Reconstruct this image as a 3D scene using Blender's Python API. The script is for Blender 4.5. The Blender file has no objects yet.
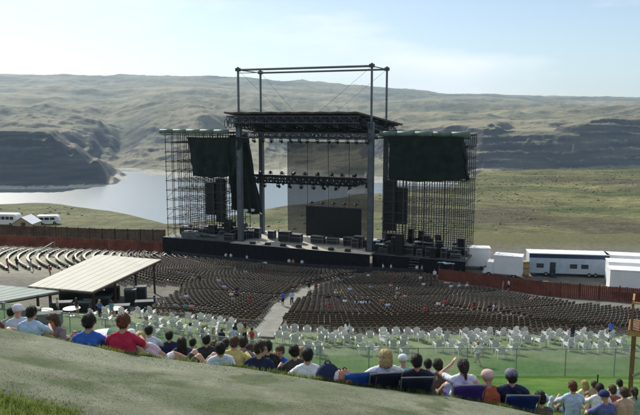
import bpy, bmesh, math, random
import numpy as np
from mathutils import Vector, Matrix, Euler

rnd = random.Random(7)
R = math.radians
scene = bpy.context.scene
COL = scene.collection

# ------------------------------------------------------------------ camera
F = 656.0                     # focal length in photo pixels (640 wide)
PITCH = math.atan(91.5 / F)   # eye level sits at row 116 of 415
cam_d = bpy.data.cameras.new('camera')
cam_d.sensor_width = 36.0
cam_d.lens = 36.0 * F / 640.0
cam_d.clip_start = 0.1
cam_d.clip_end = 60000
cam = bpy.data.objects.new('camera', cam_d)
COL.objects.link(cam)
cam.rotation_euler = (math.pi / 2 - PITCH, 0, 0)
scene.camera = cam

# ------------------------------------------------------------------ sky, sun
SUN_AZ, SUN_EL = -28.0, 33.0
world = bpy.data.worlds.new('World')
scene.world = world
world.use_nodes = True
wt = world.node_tree
wt.nodes.clear()
w_out = wt.nodes.new('ShaderNodeOutputWorld')
w_bg = wt.nodes.new('ShaderNodeBackground')
w_sky = wt.nodes.new('ShaderNodeTexSky')
w_sky.sky_type = 'NISHITA'
w_sky.sun_disc = False
w_sky.sun_elevation = R(SUN_EL)
w_sky.sun_rotation = R(SUN_AZ)
w_sky.altitude = 300
w_sky.air_density = 1.0
w_sky.dust_density = 0.55
w_sky.ozone_density = 1.6
w_tc = wt.nodes.new('ShaderNodeTexCoord')
w_map = wt.nodes.new('ShaderNodeMapping')
w_map.inputs['Scale'].default_value = (1.0, 1.0, 3.6)
w_map.inputs['Location'].default_value = (0.35, 0.1, 0.0)
w_n = wt.nodes.new('ShaderNodeTexNoise')
w_n.inputs['Scale'].default_value = 2.3
w_n.inputs['Detail'].default_value = 7
w_n.inputs['Roughness'].default_value = 0.52
w_ramp = wt.nodes.new('ShaderNodeValToRGB')
w_ramp.color_ramp.elements[0].position = 0.47
w_ramp.color_ramp.elements[0].color = (0.10, 0.10, 0.10, 1)
w_ramp.color_ramp.elements[1].position = 0.64
w_ramp.color_ramp.elements[1].color = (0.88, 0.88, 0.88, 1)
w_mix = wt.nodes.new('ShaderNodeMixRGB')
w_mix.inputs[2].default_value = (10.4, 10.4, 10.3, 1)
wt.links.new(w_tc.outputs['Generated'], w_map.inputs['Vector'])
wt.links.new(w_map.outputs[0], w_n.inputs['Vector'])
wt.links.new(w_n.outputs['Fac'], w_ramp.inputs[0])
wt.links.new(w_ramp.outputs[0], w_mix.inputs[0])
wt.links.new(w_sky.outputs[0], w_mix.inputs[1])
wt.links.new(w_mix.outputs[0], w_bg.inputs['Color'])
w_bg.inputs['Strength'].default_value = 0.085
wt.links.new(w_bg.outputs[0], w_out.inputs['Surface'])

sun_d = bpy.data.lights.new('sun', 'SUN')
sun_d.energy = 3.8
sun_d.angle = R(0.5)
sun_d.color = (1.0, 0.95, 0.86)
sun = bpy.data.objects.new('sun', sun_d)
COL.objects.link(sun)
sv = Vector((math.sin(R(SUN_AZ)) * math.cos(R(SUN_EL)), math.cos(R(SUN_AZ)) * math.cos(R(SUN_EL)), math.sin(R(SUN_EL))))
sun.rotation_euler = sv.to_track_quat('Z', 'Y').to_euler()
sun.location = (-40, 20, 60)

vs = scene.view_settings
vs.view_transform = 'Standard'
vs.look = 'None'
vs.gamma = 1.0
vs.exposure = 0.50
vs.use_curve_mapping = False
scene.render.engine = 'CYCLES'
scene.cycles.max_bounces = 6
scene.cycles.transparent_max_bounces = 12
scene.cycles.volume_bounces = 1

# ------------------------------------------------------------------ tags and materials
def tag(o, label=None, cat=None, group=None, kind=None):
    if label: o['label'] = label
    if cat: o['category'] = cat
    if group: o['group'] = group
    if kind: o['kind'] = kind
    return o

def empty(name, loc, label, cat, group=None, rz=0.0):
    e = bpy.data.objects.new(name, None)
    e.empty_display_size = 0.2
    e.location = loc
    e.rotation_euler = (0, 0, rz)
    COL.objects.link(e)
    return tag(e, label, cat, group)

MATS = {}
def mat(name, col, rough=0.8, var=0.25, scale=6.0, bump=0.0, bscale=30.0, metal=0.0, spec=0.4, col2=None, detail=5, rand=0.0):
    if name in MATS: return MATS[name]
    m = bpy.data.materials.new(name)
    m.use_nodes = True
    nt = m.node_tree
    b = nt.nodes['Principled BSDF']
    b.inputs['Roughness'].default_value = rough
    b.inputs['Metallic'].default_value = metal
    b.inputs['Specular IOR Level'].default_value = spec
    tc = nt.nodes.new('ShaderNodeTexCoord')
    n = nt.nodes.new('ShaderNodeTexNoise')
    n.inputs['Scale'].default_value = scale
    n.inputs['Detail'].default_value = detail
    n.inputs['Roughness'].default_value = 0.65
    nt.links.new(tc.outputs['Object'], n.inputs['Vector'])
    r = nt.nodes.new('ShaderNodeValToRGB')
    c1 = [max(0.0, c * (1 - var)) for c in col]
    c2 = col2 if col2 else [min(1.0, c * (1 + var)) for c in col]
    r.color_ramp.elements[0].position = 0.36
    r.color_ramp.elements[1].position = 0.66
    r.color_ramp.elements[0].color = (*c1, 1)
    r.color_ramp.elements[1].color = (*c2, 1)
    nt.links.new(n.outputs['Fac'], r.inputs[0])
    src = r.outputs[0]
    if rand:
        oi = nt.nodes.new('ShaderNodeObjectInfo'); mr = nt.nodes.new('ShaderNodeMapRange')
        mr.inputs[3].default_value = 1-rand; mr.inputs[4].default_value = 1.0
        nt.links.new(oi.outputs['Random'], mr.inputs[0])
        vm = nt.nodes.new('ShaderNodeVectorMath'); vm.operation = 'SCALE'
        nt.links.new(src, vm.inputs[0]); nt.links.new(mr.outputs[0], vm.inputs['Scale']); src = vm.outputs[0]
    nt.links.new(src, b.inputs['Base Color'])
    if bump:
        n2 = nt.nodes.new('ShaderNodeTexNoise')
        n2.inputs['Scale'].default_value = bscale
        n2.inputs['Detail'].default_value = 4
        nt.links.new(tc.outputs['Object'], n2.inputs['Vector'])
        bp = nt.nodes.new('ShaderNodeBump')
        bp.inputs['Strength'].default_value = bump
        bp.inputs['Distance'].default_value = 0.05
        nt.links.new(n2.outputs['Fac'], bp.inputs['Height'])
        nt.links.new(bp.outputs[0], b.inputs['Normal'])
    MATS[name] = m
    return m

def mesh_fabric(name, col, opacity):
    """woven see-through scrim: part transparent, part cloth"""
    m = mat(name, col, 0.95, 0.2, 3.0)
    nt = m.node_tree
    out = [n for n in nt.nodes if n.type == 'OUTPUT_MATERIAL'][0]
    b = nt.nodes['Principled BSDF']
    tr = nt.nodes.new('ShaderNodeBsdfTransparent')
    mx = nt.nodes.new('ShaderNodeMixShader')
    mx.inputs[0].default_value = opacity
    nt.links.new(tr.outputs[0], mx.inputs[1])
    nt.links.new(b.outputs[0], mx.inputs[2])
    nt.links.new(mx.outputs[0], out.inputs['Surface'])
    return m

# ------------------------------------------------------------------ mesh builder
class MB:
    def __init__(self):
        self.v = []; self.f = []; self.m = []
    def add(self, verts, faces, mi=0):
        o = len(self.v)
        self.v.extend([tuple(p) for p in verts])
        self.f.extend([tuple(i + o for i in f) for f in faces])
        self.m.extend([mi] * len(faces))
        return self
    def box(self, c, s, rz=0.0, mi=0, rot=None):
        M = rot.to_matrix() if rot is not None else Matrix.Rotation(rz, 3, 'Z')
        c = Vector(c)
        vs_ = []
        for dx, dy, dz in ((-1,-1,-1),(1,-1,-1),(1,1,-1),(-1,1,-1),(-1,-1,1),(1,-1,1),(1,1,1),(-1,1,1)):
            vs_.append(c + M @ Vector((dx*s[0]/2, dy*s[1]/2, dz*s[2]/2)))
        return self.add(vs_, ((0,3,2,1),(4,5,6,7),(0,1,5,4),(1,2,6,5),(2,3,7,6),(3,0,4,7)), mi)
    def hexa(self, bot, top, mi=0):
        """bot, top: 4 points each, same order, counter-clockwise from above"""
        return self.add(list(bot) + list(top), ((0,3,2,1),(4,5,6,7),(0,1,5,4),(1,2,6,5),(2,3,7,6),(3,0,4,7)), mi)
    def tube(self, p0, p1, r0, r1=None, n=6, mi=0):
        r1 = r0 if r1 is None else r1
        p0 = Vector(p0); p1 = Vector(p1)
        d = (p1 - p0)
        if d.length < 1e-6: return self
        d.normalize()
        a = d.orthogonal().normalized(); b = d.cross(a)
        vs_ = []
        for p, r in ((p0, r0), (p1, r1)):
            for k in range(n):
                t = 2*math.pi*k/n
                vs_.append(p + (a*math.cos(t) + b*math.sin(t))*r)
        fs = [(k, (k+1) % n, n+(k+1) % n, n+k) for k in range(n)]
        fs.append(tuple(range(n-1, -1, -1))); fs.append(tuple(range(n, 2*n)))
        return self.add(vs_, fs, mi)
    def path(self, pts, r, n=6, mi=0):
        for a, b in zip(pts[:-1], pts[1:]): self.tube(a, b, r, r, n, mi)
        return self
    def lathe(self, c, prof, n=16, mi=0, M=None):
        c = Vector(c); vs_ = []
        for (r, z) in prof:
            for k in range(n):
                t = 2*math.pi*k/n
                p = Vector((r*math.cos(t), r*math.sin(t), z))
                if M is not None: p = M @ p
                vs_.append(c + p)
        fs = []
        for i in range(len(prof)-1):
            for k in range(n):
                fs.append((i*n+k, i*n+(k+1) % n, (i+1)*n+(k+1) % n, (i+1)*n+k))
        fs.append(tuple(range(n-1, -1, -1)))
        fs.append(tuple(range((len(prof)-1)*n, len(prof)*n)))
        return self.add(vs_, fs, mi)
    def mesh(self, name, mats, smooth=False):
        me = bpy.data.meshes.new(name)
        me.from_pydata(self.v, [], self.f)
        for m in (mats if isinstance(mats, (list, tuple)) else [mats]): me.materials.append(m)
        me.polygons.foreach_set('material_index', self.m)
        if smooth: me.polygons.foreach_set('use_smooth', [True]*len(self.f))
        me.update()
        return me
    def build(self, name, mats, parent=None, smooth=False, world=True, bevel=0.0):
        """world=True: vertices are in world space, the parent is an unrotated empty"""
        if world:
            if parent is not None:
                o = Vector(parent_loc(parent))
            else:
                a = np.array(self.v); lo = a.min(0); hi = a.max(0)
                o = Vector(((lo[0]+hi[0])/2, (lo[1]+hi[1])/2, lo[2]))
            self.v = [tuple(Vector(p) - o) for p in self.v]
        me = self.mesh(name, mats, smooth)
        if bevel:
            bm = bmesh.new(); bm.from_mesh(me)
            bmesh.ops.remove_doubles(bm, verts=bm.verts, dist=1e-5)
            bmesh.ops.bevel(bm, geom=[e for e in bm.edges], offset=bevel, segments=2, affect='EDGES', clamp_overlap=True)
            bm.to_mesh(me); bm.free()
        ob = bpy.data.objects.new(name, me)
        COL.objects.link(ob)
        if parent is not None: ob.parent = parent
        elif world: ob.location = o
        return ob

def parent_loc(p):
    l = Vector(p.location)
    q = p.parent
    while q is not None:
        l += Vector(q.location); q = q.parent
    return l

def place(name, me, parent=None, loc=(0,0,0), rz=0.0, scale=None):
    ob = bpy.data.objects.new(name, me)
    COL.objects.link(ob)
    ob.location = loc
    ob.rotation_euler = (0, 0, rz)
    if scale is not None: ob.scale = scale
    if parent is not None: ob.parent = parent
    return ob

def copy_tree(o, parent=None):
    c = o.copy(); COL.objects.link(c); c.parent = parent
    for ch in o.children: copy_tree(ch, c)
    return c

# ------------------------------------------------------------------ noise
def _hash(ix, iy, seed):
    h = (ix.astype(np.int64)*374761393 + iy.astype(np.int64)*668265263 + seed*1442695041) & 0xffffffff
    h = ((h ^ (h >> 13))*1274126177) & 0xffffffff
    return ((h ^ (h >> 16)) & 0xffff)/65535.0
def vnoise(x, y, seed=0):
    x = np.asarray(x, float); y = np.asarray(y, float)
    ix = np.floor(x); iy = np.floor(y)
    fx = x-ix; fy = y-iy
    fx = fx*fx*fx*(fx*(fx*6-15)+10); fy = fy*fy*fy*(fy*(fy*6-15)+10)
    a = _hash(ix, iy, seed); b = _hash(ix+1, iy, seed); c = _hash(ix, iy+1, seed); d = _hash(ix+1, iy+1, seed)
    return (a*(1-fx)+b*fx)*(1-fy)+(c*(1-fx)+d*fx)*fy
def fbm(x, y, sc, octv=5, seed=0, gain=0.5, ridge=False):
    s = 0.0; a = 1.0; t = 0.0; f = 1.0/sc
    x = np.asarray(x, float); y = np.asarray(y, float)
    for i in range(octv):
        n = vnoise(x*f+i*17.3, y*f-i*9.1, seed+i)
        n = (1-np.abs(2*n-1)) if ridge else (2*n-1)
        s = s+a*n; t += a; a *= gain; f *= 2.03
    return s/t

def sstep(a, b, x):
    t = np.clip((np.asarray(x, float)-a)/(b-a), 0, 1)
    return t*t*(3-2*t)

# ------------------------------------------------------------------ pixel rays (directions only)
CP, SP = math.cos(PITCH), math.sin(PITCH)
def ray(px, py):
    a = (px-320.0)/F; b = (207.5-py)/F
    d = Vector((a, CP + b*SP, -SP + b*CP))
    return d/d.y                      # per metre of forward distance
def el(py):
    d = ray(320, py); return d.z
def at(px, py, Y):
    d = ray(px, py); return d*Y

# ------------------------------------------------------------------ ground heights
PY = [-60, 0, 11, 20, 30, 42, 50, 58, 112, 120, 135, 150]
PZ = [22, -0.9, -5.5, -9.15, -12.8, -16.7, -18.4, -19.5, -26.2, -26.6, -26.9, -27.0]
def prof(t):
    s = 0
    for d in (-2.2, -1.1, 0, 1.1, 2.2): s = s+np.interp(np.asarray(t, float)+d, PY, PZ)
    return s/5
def yeff(x, y):
    x = np.asarray(x, float); u = x+2
    return np.asarray(y, float) + 0.45*(u-np.sqrt(u*u+16))/2 + 0.9
EDGE_Y = 10.0
def edge_y(x):
    x = np.asarray(x, float)
    return EDGE_Y + 0.10*np.sin(x*0.9+0.6) - 0.10*sstep(1.0, 5.0, x)*(x-1.0)
def path_z(x, y):
    x = np.asarray(x, float); y = np.asarray(y, float)
    return -4.18 - 0.155*np.clip(x, -14, 14) + 0.235*(10-y) + 0.015*np.sin(x*1.7+y)
TPX = [-320, -100, 0, 50, 100, 165, 190, 230, 270, 360, 450, 466, 482, 560, 640, 760, 960]
EDG = [240, 235, 222, 224, 202, 168, 172, 190, 210, 254, 296, 400, 520, 545, 560, 580, 600]
def near_z0(x, y):
    x = np.asarray(x, float); y = np.asarray(y, float)
    b = prof(yeff(x, y))
    pz = path_z(x, y)
    e = edge_y(x)
    bank = path_z(x, e) - (0.57-0.13*sstep(.2, .8, x))*sstep(0.0, 0.38, y-e) - 0.33*np.clip(y-e-0.1, 0, None)
    lawn = bank + (b-bank)*sstep(11.5, 26, y)
    lawn = lawn - 1.15*np.exp(-((x+27)/10.5)**4-((y-74)/12)**4)
    return np.where(y < e, pz, lawn)
_RF = [(17.6, 95.5), (21.3, 90.6), (24.4, 85.1), (29.7, 79.0), (37.4, 74.4), (42.4, 71.0), (120, 40)]
def near_z(x, y):
    z = near_z0(x, y)
    fy_ = np.interp(x, [q[0] for q in _RF], [q[1] for q in _RF])
    k = sstep(0.8, 7.0, y-fy_)*sstep(18.5, 24.0, x)*(1-sstep(108, 122, y))   # backstage yard dug in behind the board fence
    return z*(1-k)-25.45*k
def bench_z(x, y):
    und = fbm(x, y, 60, 4, 3)*1.6*sstep(150, 210, y) + fbm(x, y, 240, 3, 9)*2.2*sstep(180, 330, y)
    return -27.0 - 0.045*(np.asarray(y, float)-150) + und
def near_far(x, y):
    k = sstep(128, 152, y)
    return near_z(x, y)*(1-k) + bench_z(x, y)*k
def H(x, y): return float(near_far(x, y))
def hit(px, py, y0=9.0, y1=150.0):
    """where the view ray of a photo pixel meets the ground"""
    d = ray(px, py)
    ys = np.linspace(y0, y1, 1500)
    g = d.z*ys - near_far(d.x*ys, ys)
    i = np.where(g < 0)[0]
    if len(i) == 0: return Vector((d.x*y1, y1, H(d.x*y1, y1)))
    y = ys[i[0]]
    return Vector((d.x*y, y, H(d.x*y, y)))
def on(px, Y):
    """the ground point at forward distance Y in the direction of photo column px"""
    x = (px-320.0)/F*Y*1.0
    z = H(x, Y)
    # column direction depends slightly on the depth along the lens axis
    for _ in range(3):
        depth = Y*CP - z*SP
        x = (px-320.0)/F*depth
        z = H(x, Y)
    return Vector((x, Y, z))

# ================================================================== the setting
def grid_mesh(name, X, Y, Z, material, cols=None, smooth=True):
    """X,Y,Z: 2-D arrays (rows along Y)"""
    nr, nc = X.shape
    co = np.stack([X, Y, Z], -1).reshape(-1, 3)
    idx = np.arange(nr*nc).reshape(nr, nc)
    q = np.stack([idx[:-1, :-1], idx[:-1, 1:], idx[1:, 1:], idx[1:, :-1]], -1).reshape(-1, 4)
    me = bpy.data.meshes.new(name)
    me.vertices.add(len(co)); me.vertices.foreach_set('co', co.ravel().astype(np.float32))
    me.loops.add(q.size); me.loops.foreach_set('vertex_index', q.ravel().astype(np.int32))
    me.polygons.add(len(q)); me.polygons.foreach_set('loop_start', np.arange(0, q.size, 4, dtype=np.int32))
    me.update(calc_edges=True)
    me.validate()
    if smooth: me.polygons.foreach_set('use_smooth', np.ones(len(q), bool))
    if cols is not None:
        a = me.color_attributes.new('zone', 'FLOAT_COLOR', 'POINT')
        c = cols.reshape(len(co), -1)
        if c.shape[1] == 3: c = np.concatenate([c, np.ones((len(co), 1))], 1)
        c = c.astype(np.float32)
        a.data.foreach_set('color', c.ravel())
    me.materials.append(material)
    ob = bpy.data.objects.new(name, me)
    COL.objects.link(ob)
    return ob

def zone_material(name, nscales, amount, bump, bscale, bdist, rough=0.9):
    m = bpy.data.materials.new(name); m.use_nodes = True
    nt = m.node_tree; b = nt.nodes['Principled BSDF']
    b.inputs['Roughness'].default_value = rough
    b.inputs['Specular IOR Level'].default_value = 0.15
    at_ = nt.nodes.new('ShaderNodeAttribute'); at_.attribute_name = 'zone'
    tc = nt.nodes.new('ShaderNodeTexCoord')
    cur = at_.outputs['Color']
    for sc, am in zip(nscales, amount):
        n = nt.nodes.new('ShaderNodeTexNoise'); n.inputs['Scale'].default_value = sc
        n.inputs['Detail'].default_value = 6; n.inputs['Roughness'].default_value = 0.7
        nt.links.new(tc.outputs['Object'], n.inputs['Vector'])
        mr = nt.nodes.new('ShaderNodeMapRange')
        mr.inputs[1].default_value = 0.3; mr.inputs[2].default_value = 0.7
        mr.inputs[3].default_value = 1-am; mr.inputs[4].default_value = 1+am
        nt.links.new(n.outputs['Fac'], mr.inputs[0])
        mx = nt.nodes.new('ShaderNodeVectorMath'); mx.operation = 'SCALE'
        nt.links.new(cur, mx.inputs[0]); nt.links.new(mr.outputs[0], mx.inputs['Scale'])
        cur = mx.outputs[0]
    nt.links.new(cur, b.inputs['Base Color'])
    n2 = nt.nodes.new('ShaderNodeTexNoise'); n2.inputs['Scale'].default_value = bscale
    n2.inputs['Detail'].default_value = 8; n2.inputs['Roughness'].default_value = 0.7
    nt.links.new(tc.outputs['Object'], n2.inputs['Vector'])
    bp = nt.nodes.new('ShaderNodeBump'); bp.inputs['Strength'].default_value = bump
    bp.inputs['Distance'].default_value = bdist
    nt.links.new(n2.outputs['Fac'], bp.inputs['Height']); nt.links.new(bp.outputs[0], b.inputs['Normal'])
    return m

def lerp3(c1, c2, k): return c1*(1-k[..., None]) + c2*k[..., None]
def A3(r, g, b): return np.array([r, g, b], float)

# ---- amphitheatre ground: lawn, gravel under the seats, dusty margin
ys = np.concatenate([np.arange(-40, 4, 2.0), np.arange(4, 14, 0.1), np.arange(14, 60, 0.5), np.arange(60, 150.01, 1.0)])
xs = np.concatenate([np.arange(-140, -18, 2.0), np.arange(-18, 18, 0.22), np.arange(18, 140.1, 2.0)])
gx, gy = np.meshgrid(xs, ys)
gz = near_far(gx, gy)
te = yeff(gx, gy)
gz = gz + fbm(gx, gy, 5, 3, 21)*0.10*sstep(13, 20, gy)
lawn_c = lerp3(A3(0.042, 0.115, 0.012), A3(0.095, 0.165, 0.028), np.clip(0.5+fbm(gx, gy, 7, 4, 5)*1.1, 0, 1))
dry = np.clip(sstep(0.05, 0.5, fbm(gx, gy, 4.5, 4, 8)) * 0.55 + 0.8*sstep(44, 52, te), 0, 1)
lawn_c = lerp3(lawn_c, A3(0.185, 0.215, 0.125), dry*0.75)
seat_c = lerp3(A3(0.12, 0.115, 0.095), A3(0.19, 0.18, 0.15), np.clip(0.5+fbm(gx, gy, 9, 4, 6), 0, 1))
dust_c = lerp3(A3(0.30, 0.28, 0.20), A3(0.40, 0.38, 0.28), np.clip(0.5+fbm(gx, gy, 6, 4, 7), 0, 1))
meadow_c = A3(0.115, 0.112, 0.052)
c = lerp3(lawn_c, seat_c, sstep(55.5, 58.5, te))
c = lerp3(c, dust_c, sstep(-30, -44, gx)*sstep(80, 95, gy))
c = lerp3(c, np.broadcast_to(meadow_c, c.shape), sstep(126, 140, gy))
g = grid_mesh('ground', gx, gy, gz, zone_material('ground_soil', (0.9, 9.0), (0.30, 0.35), 0.5, 14.0, 0.06), c)
tag(g, kind='structure')

# ---- trodden path across the foreground
pl = [hit(-60, 388, 2, 9), hit(0, 398, 2, 9), hit(35, 407, 2, 9), hit(72, 415, 2, 9)]
def path_lo(x):
    return np.interp(x, [-16, pl[0].x, pl[1].x, pl[2].x, pl[3].x, pl[3].x+2.5, 16], [pl[0].y+1.2, pl[0].y, pl[1].y, pl[2].y, pl[3].y, 2.2, -1.5])
u = np.linspace(0, 1, 150); xs2 = np.arange(-14, 12.01, 0.07)
uu, px_ = np.meshgrid(u, xs2, indexing='ij')
lo = path_lo(px_) + 0.12*fbm(px_, px_*0, 0.5, 3, 31); hi_ = edge_y(px_) + 0.05*fbm(px_, px_*0+3, 0.35, 3, 32)
py_ = lo + (hi_-lo)*uu
pz_ = path_z(px_, py_) + 0.006 + 0.03*sstep(0, .06, uu)*sstep(0, .03, 1-uu) + 0.022*fbm(px_, py_, 0.5, 5, 33) + 0.03*fbm(px_, py_, 2.4, 3, 35)
worn = np.clip(0.5+0.9*fbm(px_, py_, 1.3, 5, 34), 0, 1)
pc = lerp3(A3(0.120, 0.155, 0.088), A3(0.29, 0.315, 0.250), worn)
rut = np.exp(-((uu-.36-.03*np.sin(px_*.8))/.05)**2)+np.exp(-((uu-.70-.03*np.sin(px_*.8+1))/.05)**2)
pc = lerp3(pc, A3(0.34, 0.345, 0.285), .55*np.clip(rut*(.6+.8*fbm(px_, py_, .5, 3, 37)), 0, 1))
pc = lerp3(pc, A3(0.085, 0.125, 0.045), .7*sstep(.10, .34, fbm(px_, py_, .9, 5, 38, .6)))
pc = pc*np.array([.76,.74,.66])
pc = lerp3(pc, A3(0.11, 0.12, 0.085), 0.75*sstep(0.16, 0.02, uu)*np.clip(0.6+fbm(px_, py_, .4, 3, 36), 0, 1))
pth = grid_mesh('path', px_, py_, pz_, zone_material('path_dust', (3.0, 18.0, 90.0), (0.18, 0.22, 0.28), 0.9, 36.0, 0.025), pc)
tag(pth, kind='structure')

# ---- canyon: bench, river trench, far bank, mesas and plateau
COLS = {
 -400: [(1700,-200),(1740,186),(1780,150),(1830,131),(1900,126),(2300,127),(2500,130),(3000,118),(4000,104),(6000,88),(8200,75)],
 0:   [(1800,-200),(1830,184.5),(1870,152),(1925,132),(1990,127.5),(2250,130),(2450,140),(3000,119),(4000,104),(6000,88),(8200,75)],
 50:  [(1810,-200),(1840,184),(1880,152),(1935,133),(1990,129),(2250,132),(2450,142),(3000,120),(4000,104),(6000,88),(8200,75)],
 75:  [(1830,-200),(1860,184),(1900,165),(1950,147),(2010,143),(2200,150),(2450,150),(3000,123),(4000,104),(6000,88),(8200,75)],
 98:  [(1860,-200),(1890,185),(1930,172),(1980,160),(2040,158),(2200,165),(2450,158),(3000,126),(4000,106),(6000,88),(8200,75)],
 112: [(1890,-200),(1920,186),(1960,180),(2010,177),(2060,178),(2250,172),(2600,160),(3200,124),(4000,108),(6000,89),(8200,75.2)],
 122: [(2060,-200),(2150,178),(2350,174),(2700,158),(3000,142),(3300,122),(4000,108),(6000,89),(8200,75.3)],
 160: [(2110,-200),(2300,173),(2500,162),(2800,138),(3050,122),(3350,110),(4000,103),(6000,88),(8200,75.6)],
 200: [(2120,-200),(2320,171),(2600,150),(2900,128),(3100,114),(3400,107),(4200,100),(6000,88),(8200,76.4)],
 240: [(2120,-200),(2330,173),(2650,160),(2950,140),(3250,120),(3500,114),(4200,104),(6000,91),(8200,77.8)],
 300: [(2090,-200),(2300,172),(2700,160),(3000,146),(3300,130),(3600,122),(4400,106),(6000,94),(8200,81)],
 350: [(2030,-200),(2250,170),(2600,158),(2900,148),(3200,138),(3500,126),(4500,108),(6000,97),(8200,84.5)],
 400: [(1980,-200),(2180,170),(2350,160),(2500,135),(2600,127),(3200,121),(4500,108),(6000,99),(8200,89)],
 450: [(1950,-200),(2120,168),(2200,140),(2270,126),(2420,124),(3200,117),(4500,106),(6000,101),(8200,93.2)],
 484: [(1900,-200),(2050,168),(2130,140),(2200,124),(2420,122),(3200,117),(4500,106),(6000,101),(8200,94.8)],
 500: [(1900,-200),(2050,168),(2130,142),(2200,131),(2500,129),(2650,121),(3300,117),(4500,106),(6000,102),(8200,95.8)],
 545: [(1900,-200),(2050,168),(2130,140),(2200,131),(2480,129),(2600,119),(3300,116),(4500,107),(6000,103),(8200,97)],
 590: [(1880,-200),(2030,166),(2110,138),(2180,121),(2300,118),(3000,115),(4500,108),(6000,104),(8200,97.6)],
 640: [(1860,-200),(2000,166),(2090,136),(2160,118),(2280,114.5),(3000,113),(4500,108),(6000,104),(8200,98)],
 1040:[(1800,-200),(1950,166),(2040,136),(2110,118),(2250,114),(3000,112),(4500,108),(6000,104),(8200,98)],
}
cpx = sorted(COLS)
DG = np.concatenate([np.arange(1500, 3600, 10.0), np.arange(3600, 14001, 50.0)])
tab = []
for k in cpx:
    d = [1500]; z = [-215]
    for (D, p) in COLS[k]:
        d.append(D); z.append(p if p == -200 else el(p)*D)
    d.append(11000); z.append(z[-1]+40); d.append(14000); z.append(z[-1]-300)
    tab.append(np.interp(DG, d, z))
tab = np.array(tab)
def far_z(x, y):
    t = x/y*F*0.985 + 320
    wx = x + 70*fbm(x, y, 420, 4, 41)*sstep(1900, 2300, y)
    t = wx/y*F*0.985 + 320
    yy = y + 50*fbm(x, y, 260, 5, 42, 0.55)*sstep(1780, 1900, y) + (16*fbm(x, y, 45, 3, 44) + 15*(fbm(x, y, 30, 3, 46, .5, True)-.5))*sstep(1780, 1860, y)
    ti = np.clip(np.interp(t, cpx, np.arange(len(cpx))), 0, len(cpx)-1.001)
    di = np.clip(np.interp(yy, DG, np.arange(len(DG))), 0, len(DG)-1.001)
    i0 = ti.astype(int); j0 = di.astype(int); a = ti-i0; b = di-j0
    a = a*a*(3-2*a)
    z = (tab[i0, j0]*(1-a)+tab[i0+1, j0]*a)*(1-b) + (tab[i0, j0+1]*(1-a)+tab[i0+1, j0+1]*a)*b
    k = sstep(2150, 2700, y)*(1-sstep(370, 430, t)) + sstep(2450, 3200, y)*sstep(370, 430, t)
    z = z + k*(fbm(x, y, 560, 5, 43, 0.52, True)-0.55)*102*(1-0.55*sstep(4000, 8000, y))
    z = z + sstep(1950, 2300, y)*fbm(x, y, 110, 4, 45)*9
    # stepped basalt flows on the near cliffs
    zz = z/25.0 + 1.3*fbm(x, y, 420, 4, 48); f_ = zz-np.floor(zz)
    ter = (np.floor(zz)+np.clip((f_-.28)/.30, 0, 1)-1.3*fbm(x, y, 420, 4, 48))*25.0
    kt = .50*sstep(-.25, .35, fbm(x, y, 300, 3, 49))*sstep(1830, 1880, y)*(1-sstep(2250, 2500, y))*sstep(-190, -178, z)
    z = z*(1-kt)+ter*kt
    return z
BG = np.concatenate([np.linspace(149.5, 620, 300), np.linspace(632, 1700, 40), np.arange(1708, 2500, 5.0), np.arange(2500, 3700, 12.0), np.arange(3700, 8600, 45.0), np.arange(8600, 14001, 300.0)])
TG = np.linspace(-0.66, 0.66, 760)
tt, dd = np.meshgrid(TG, BG)
fx = tt*dd; fy = dd
edge = np.interp(fx/fy*F*0.985+320, TPX, EDG)*(1+0.05*fbm(fx, fy, 40, 3, 51))
bz = np.where(fy < 150.2, near_far(fx, fy)-0.03, bench_z(fx, fy)*sstep(149, 152, fy)+near_far(fx, fy)*(1-sstep(149, 152, fy)))
over = np.clip(fy-edge, 0, None)
roll = 7.0*(np.sqrt(1+(over/10.0)**2)-1)
bz = np.maximum(bz - roll, -216)
# islet with shrubs in the river
isl = at(192, 189, 1)
islet_y = -200/isl.z; islet_x = isl.x*islet_y
wz = np.where(fy > 1500, far_z(fx, np.maximum(fy, 1500)), -300)
iz = -206 + 11*np.exp(-(((fx-islet_x)/44)**2+((fy-islet_y)/30)**2))
fz = np.maximum(np.maximum(bz, wz), np.where(np.abs(fy-islet_y) < 200, iz, -300))
m_patch = fbm(fx, fy, 55, 5, 61, 0.6)
# bench vegetation: green forbs, straw grass and brown scab patches
bc = lerp3(A3(0.066, 0.086, 0.032), A3(0.175, 0.170, 0.075), np.clip(0.5+1.5*fbm(fx, fy, 30, 6, 62, 0.62), 0, 1))
scab = sstep(0.02, 0.30, m_patch + 0.35*np.exp(-((fy-205)/42)**2)*sstep(10, 40, fx) - 0.05)
bc = lerp3(bc, A3(0.085, 0.072, 0.046), scab*0.75)
bc = lerp3(bc, A3(0.150, 0.160, 0.075), 0.7*sstep(-20, -60, fx))
fc = lerp3(A3(0.100, 0.108, 0.060), A3(0.265, 0.235, 0.140), np.clip(0.5+1.3*fbm(fx, fy, 420, 6, 63, 0.6), 0, 1))
k_far = sstep(900, 1500, fy)
fcol = lerp3(bc, fc, k_far)
# bare pale shoreline left by the lower water mark
fcol = lerp3(fcol, A3(0.40, 0.38, 0.31), k_far*sstep(-189, -193, fz))
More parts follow.
